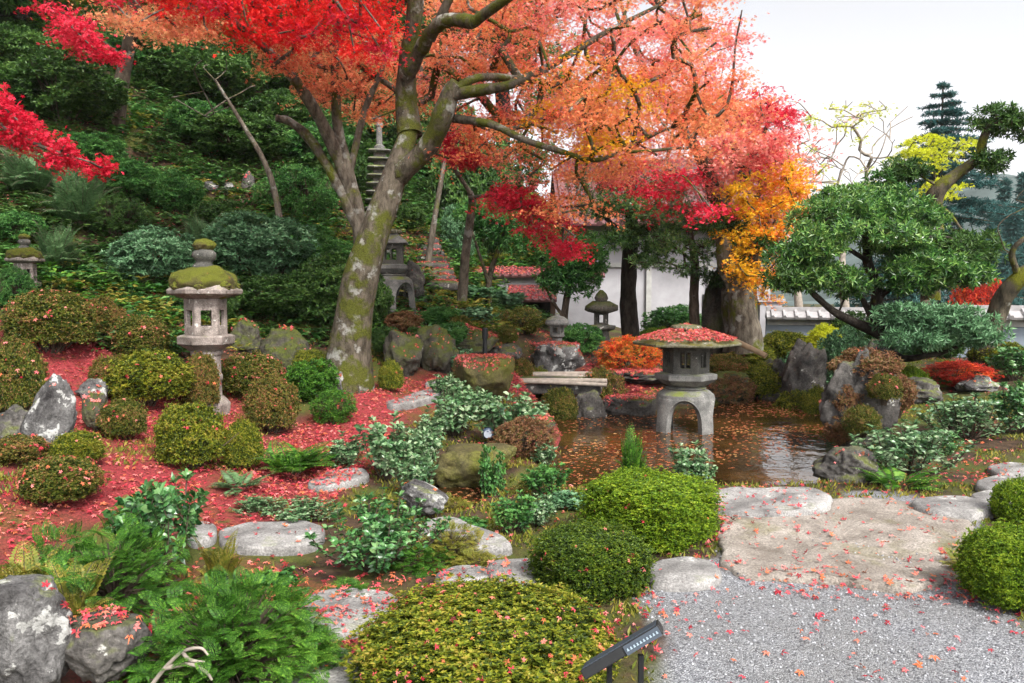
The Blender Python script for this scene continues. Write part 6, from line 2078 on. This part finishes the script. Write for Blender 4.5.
def litter():
    rs = np.random.default_rng(99)
    mb = MB()
    tv, tf = t_star(5, .16, .19)
    tv2, tf2 = t_crumpled()
    def put(x, y, z, nrm, size, sd=.28, mat=0, pile=0.):
        n = len(x)
        ax = unit(nrm + rs.normal(size=(n, 3)) * sd)
        pos, B, sz = np.stack([x, y, z + rs.random(n) * pile], 1), basis(ax, rs.uniform(0, 6.28, n)), size * rs.uniform(.5, 1.2, n)
        c_ = (rs.random(n) < .45) & (mat == 0)
        for k_, (a_, b_) in ((~c_, (tv, tf)), (c_, (tv2, tf2))):
            if k_.any():
                v, f = inst(a_, b_, pos[k_], B[k_], sz[k_])
                mb.add(v, f, mat)
    def region(poly, dens, size, sd=.28, clump=0., mat=0, pile=.02):
        lo, hi = poly.min(0), poly.max(0)
        area = (hi - lo).prod()
        n = int(area * dens)
        x, y = rs.uniform(lo[0], hi[0], n), rs.uniform(lo[1], hi[1], n)
        d = polydist(x, y, poly) + fbm(np.stack([x * 2, y * 2, x * 0], 1), 3, 3) * .25
        keep = d > 0
        if clump:
            keep &= fbm(np.stack([x * 1.6, y * 1.6, x * 0], 1), 13, 4) > (rs.random(n) - .5) * clump
        pd = polydist(x, y, POND)
        keep &= pd < .02
        x, y = x[keep], y[keep]
        z, nr = drop(x, y)
        put(x, y, z, nr, size, sd, mat, pile)
    region(REG_LITTER[0], 1100, .052, .35, 1.3)
    region(REG_LITTER[1], 1000, .052, .35, 1.3)
    region(REG_LITTER[2], 420, .055)
    region(REG_LITTER[3], 600, .06)
    region(REG_LITTER[4], 500, .065)
    region(REG_LITTER[5], 500, .055)
    for o_ in CATCH:      # drifts lying on some stones
        if not o_.get('cap'):
            continue
        c_ = np.array(o_.matrix_world.translation)
        r_ = float(o_['cap'])
        n_ = int(2600 * r_ * r_)
        a_, q_ = rs.uniform(0, 6.28, n_), np.sqrt(rs.random(n_)) * r_
        x, y = c_[0] + q_ * np.cos(a_), c_[1] + q_ * np.sin(a_) * .8
        z, nr = drop(x, y)
        k = z > c_[2]
        put(x[k], y[k], z[k], nr[k], .055, .3, 0, .02)
    # thin scatter everywhere on the near ground
    allg = np.array([(-5.5, 2.8), (6.5, 2.8), (9, 14), (-6, 14)])
    region(allg, 18, .05, .35, 0, 0, .01)
    region(allg, 60, .055, .35, .5, 0, .02)
    # leaves on the tan stone, drifts along its front edge and round the bushes
    tan = regpoly([(722, 514), (765, 503), (925, 503), (968, 520), (972, 575), (905, 592), (790, 582), (720, 560)])
    region(tan, 95, .04, .2, 1.2, 0, .004)
    for pl, dn in (([(720, 560), (740, 572), (790, 580), (850, 586), (905, 590), (965, 576), (985, 596), (905, 604), (780, 592), (715, 574)], 420), ([(640, 600), (668, 585), (720, 568), (728, 505), (712, 500), (700, 560), (655, 575)], 380),
                   ([(940, 580), (990, 560), (1024, 640), (985, 620)], 260), ([(655, 600), (700, 610), (690, 683), (640, 683)], 110), ([(790, 440), (980, 440), (1000, 480), (900, 492)], 120), ([(545, 555), (640, 560), (650, 640), (560, 600)], 200)):
        region(regpoly(pl), dn, .05, .35, .6 if dn < 200 else 0)
    # on the bank and hillside
    bank = np.array([(-9, 8.5), (3.5, 9.5), (3.5, 17), (-9, 17)])
    region(bank, 170, .065, .4, .8, 0, .05)
    a_, b_ = P(446, 290, 14.4), P(420, 235, 18.4)
    region(np.array([(a_[0] - .5, 14.3), (a_[0] + .4, 14.3), (b_[0] + .5, 18.6), (b_[0] - .5, 18.6)]), 320, .07, .4, 0, 0, .02)
    near = regpoly([(200, 560), (400, 560), (520, 575), (520, 600), (400, 620), (340, 683), (240, 683)])
    region(near, 240, .055, .35, .4, 0, .02)
    # floating on the pond
    lo, hi = POND.min(0), POND.max(0)
    n = 17000
    x, y = rs.uniform(lo[0], hi[0], n), rs.uniform(lo[1], hi[1], n)
    k = (polydist(x, y, POND) > .02) & (fbm(np.stack([x * .9, y * .9, x * 0], 1), 23, 4) > rs.random(n) * .45 - .16)
    x, y = x[k], y[k]
    put(x, y, np.full(len(x), WATER + .004), np.tile([0, 0, 1.], (len(x), 1)), .052, .05, 1)
    # lantern roof, thick pink layer
    n = 2300
    a, r = rs.uniform(0, 6.28, n), np.sqrt(rs.random(n)) * .70
    hexr = .70 * math.cos(math.pi / 6) / np.cos((a - R(8)) % (math.pi / 3) - math.pi / 6)
    r = r / .70 * hexr
    z = np.interp(r, [0, .2, .32, .48, .66, .7], [1.37, 1.30, 1.268, 1.222, 1.168, 1.14])
    put(lx[0] + r * np.cos(a), 10.35 + r * np.sin(a), WATER + z + .012, np.stack([np.cos(a) * .25, np.sin(a) * .25, np.ones(n)], 1), .055, .3, 0, .02)
    # wall copings and gate roof
    for (x0_, x1_, y0_, y1_, z0_, z1_, n_) in ((wx(470, 19.5), wx(600, 19.5), 19.32, 19.62, wz(277, 19.5) + .06, wz(277, 19.5) + .26, 900), (wx(508, 18.6), wx(556, 18.6), 18.25, 18.8, wz(301, 18.6) + .05, wz(290, 18.6) + .10, 500)):
        t = rs.random(n_)
        put(rs.uniform(x0_, x1_, n_), y0_ + (y1_ - y0_) * t, z0_ + (z1_ - z0_) * t, np.tile([0, -.4, 1.], (n_, 1)), .075, .3, 0, .02)
    # caught on the clipped bushes
    for e, kind, red in BUSH:
        mw = np.array(e.matrix_world)
        nn = int(red * (1.6 if red < 60 else 1.3))
        d = unit(rs.normal(size=(nn * 3, 3)) * [1, 1, .8])
        d = d[(d[:, 2] > .05)][:nn]
        r = (1 / (np.abs(d) ** 2.3).sum(1) ** (1 / 2.3)) * 1.0
        p = d * r[:, None] + [0, 0, .75]
        w = p @ mw[:3, :3].T + mw[:3, 3]
        ax = d @ mw[:3, :3].T
        put(w[:, 0], w[:, 1], w[:, 2], unit(ax) + [0, 0, .6], .038 if e.location[1] < 6.5 else .05, .4)
    o = obj('fallen_leaves', mb, [M['litter'], M['litter_float']])
    tag(o, 'red and pink maple leaves fallen over the ground, stones and pond', 'fallen leaves', kind='stuff')
litter()

# single larger pebbles lying in the gravel
def pebbles():
    rs = np.random.default_rng(31)
    lo, hi = np.array([0.3, 2.2]), np.array([4.2, 5.2])
    n = 4500
    x, y = rs.uniform(lo[0], hi[0], n), rs.uniform(lo[1], hi[1], n)
    k = (polydist(x, y, REG_GRAVEL) > -.05)
    x, y = x[k], y[k]
    z, _ = drop(x, y, .001)
    k = np.abs(z - height(x, y)) < .02
    x, y, z = x[k], y[k], z[k]
    v, f = ico(1)
    mb = MB()
    n = len(x)
    vv, ff = inst(v, f, np.stack([x, y, z], 1), basis(unit(rs.normal(size=(n, 3)) * .4 + [0, 0, 1]), rs.uniform(0, 6, n)), np.stack([rs.uniform(.004, .010, n), rs.uniform(.004, .008, n), rs.uniform(.003, .006, n)], 1))
    mb.add(vv, ff, rs.integers(0, 3, n).repeat(len(f)))
    o = obj('gravel_stones', mb, [M['peb_a'], M['peb_b'], M['peb_c']], sm=True)
    tag(o, 'loose grey gravel stones on the forecourt', 'gravel', kind='stuff')
M['peb_a'] = plain('pebble_grey', (.26, .265, .28), .8, .3, 30)
M['peb_b'] = plain('pebble_pale', (.36, .37, .39), .8, .2, 30)
M['peb_c'] = plain('pebble_dark', (.10, .10, .11), .8, .3, 30)
pebbles()

# moss and short grass tufts on the near ground
def tufts():
    rs = np.random.default_rng(123)
    n = 15000
    x, y = rs.uniform(-5, 7, n), rs.uniform(3, 13, n)
    g = polydist(x, y, REG_GRAVEL)
    tan = regpoly([(722, 514), (765, 503), (925, 503), (968, 520), (972, 575), (905, 592), (790, 582), (720, 560)])
    lit = np.max([polydist(x, y, r_) for r_ in REG_LITTER], axis=0)
    k = (g < -.02) & (polydist(x, y, POND) < -.05) & (polydist(x, y, tan) < -.02) & (fbm(np.stack([x, y, x * 0], 1) * 1.2, 66, 3) > np.where(lit > 0, .25, -.1))
    x, y = x[k], y[k]
    z = height(x, y)
    per = 7
    idx = np.repeat(np.arange(len(x)), per)
    m = len(idx)
    pos = np.stack([x[idx] + rs.normal(size=m) * .03, y[idx] + rs.normal(size=m) * .03, z[idx] - .004], 1)
    d = unit(np.stack([rs.normal(size=m) * .6, rs.normal(size=m) * .6, np.ones(m)], 1))
    side = unit(np.cross(d, rs.normal(size=(m, 3))))
    nn = np.cross(side, d)
    tv, tf = t_leaf(.28, .05)
    v, f = inst(tv, tf, pos, np.stack([side, d, nn], 2), rs.uniform(.02, .06, m))
    mb = MB(); mb.add(v, f, (rs.random(m) < .3).astype(int))
    o = obj('ground_cover', mb, [M['fern_yellow'], M['azalea']])
    tag(o, 'short moss and grass between the stones', 'ground cover', kind='stuff')
tufts()

# ------------------------------------------------------------------ air
mb = MB(); box(mb, 28, 60, 12.2, 292, 188, 28)
hz = obj('haze', mb, [])
m, nt, N, L = new_mat('haze')
pv = N.new('ShaderNodeVolumePrincipled')
pv.inputs['Color'].default_value = (.97, .985, 1, 1)
pv.inputs['Density'].default_value = HAZE
pv.inputs['Anisotropy'].default_value = .2
out = N.new('ShaderNodeOutputMaterial')
L.new(pv.outputs[0], out.inputs['Volume'])
hz.data.materials.append(m)
tag(hz, 'thin pale haze in the valley air', 'haze', kind='stuff')
if HAZE <= 0:
    bpy.data.objects.remove(hz)

# ------------------------------------------------------------------ light
w = bpy.data.worlds.new('World')
SC.world = w
w.use_nodes = True
nt = w.node_tree
N, L = nt.nodes, nt.links
N.clear()
sky = N.new('ShaderNodeTexSky')
sky.sky_type = 'NISHITA'
sky.sun_disc = False
EL, AZ = 48, 150           # sun height; compass direction it comes from (clockwise from +Y)
sky.sun_elevation = R(EL)
sky.sun_rotation = R(AZ)
sky.air_density = 1.0
sky.dust_density = 4.0
sky.ozone_density = 1.0
bw = N.new('ShaderNodeRGBToBW')
L.new(sky.outputs[0], bw.inputs[0])
mx = N.new('ShaderNodeMix'); mx.data_type = 'RGBA'
tc = N.new('ShaderNodeTexCoord')
nz = noise(N, L, tc.outputs['Generated'], 2.0, 5, .6)
L.new(maprange(N, L, nz.outputs['Fac'], .3, .7, .80, .95), mx.inputs[0])
L.new(sky.outputs[0], mx.inputs[6])
vm = N.new('ShaderNodeMix'); vm.data_type = 'RGBA'; vm.blend_type = 'MULTIPLY'; vm.inputs[0].default_value = 1
L.new(bw.outputs[0], vm.inputs[6]); vm.inputs[7].default_value = (1.02, 1.0, 1.0, 1)
L.new(vm.outputs[2], mx.inputs[7])
bg = N.new('ShaderNodeBackground')
bg.inputs['Strength'].default_value = .15
L.new(mx.outputs[2], bg.inputs['Color'])
out = N.new('ShaderNodeOutputWorld')
L.new(bg.outputs[0], out.inputs['Surface'])

sd = bpy.data.lights.new('sun', 'SUN')
sd.energy = SUN
sd.angle = R(SUN_ANGLE)
sd.color = (1, .96, .9)
so = bpy.data.objects.new('sun', sd)
COL.objects.link(so)
dirv = Vector((math.sin(R(AZ)) * math.cos(R(EL)), math.cos(R(AZ)) * math.cos(R(EL)), math.sin(R(EL))))
so.rotation_euler = dirv.to_track_quat('Z', 'Y').to_euler()
so.location = dirv * 60

SC.view_settings.view_transform = 'Standard'
SC.view_settings.look = 'None'
SC.view_settings.exposure = EXPO
SC.view_settings.gamma = 1.0
SC.view_settings.use_curve_mapping = False
SC.render.engine = 'CYCLES'
cy = SC.cycles
cy.use_denoising = True
cy.use_adaptive_sampling = True
cy.adaptive_threshold = .02
cy.max_bounces = 6
cy.diffuse_bounces = 1
cy.glossy_bounces = 3
cy.transmission_bounces = 4
cy.volume_bounces = 1
cy.sample_clamp_indirect = 6
SC.render.resolution_x, SC.render.resolution_y = 1024, 683
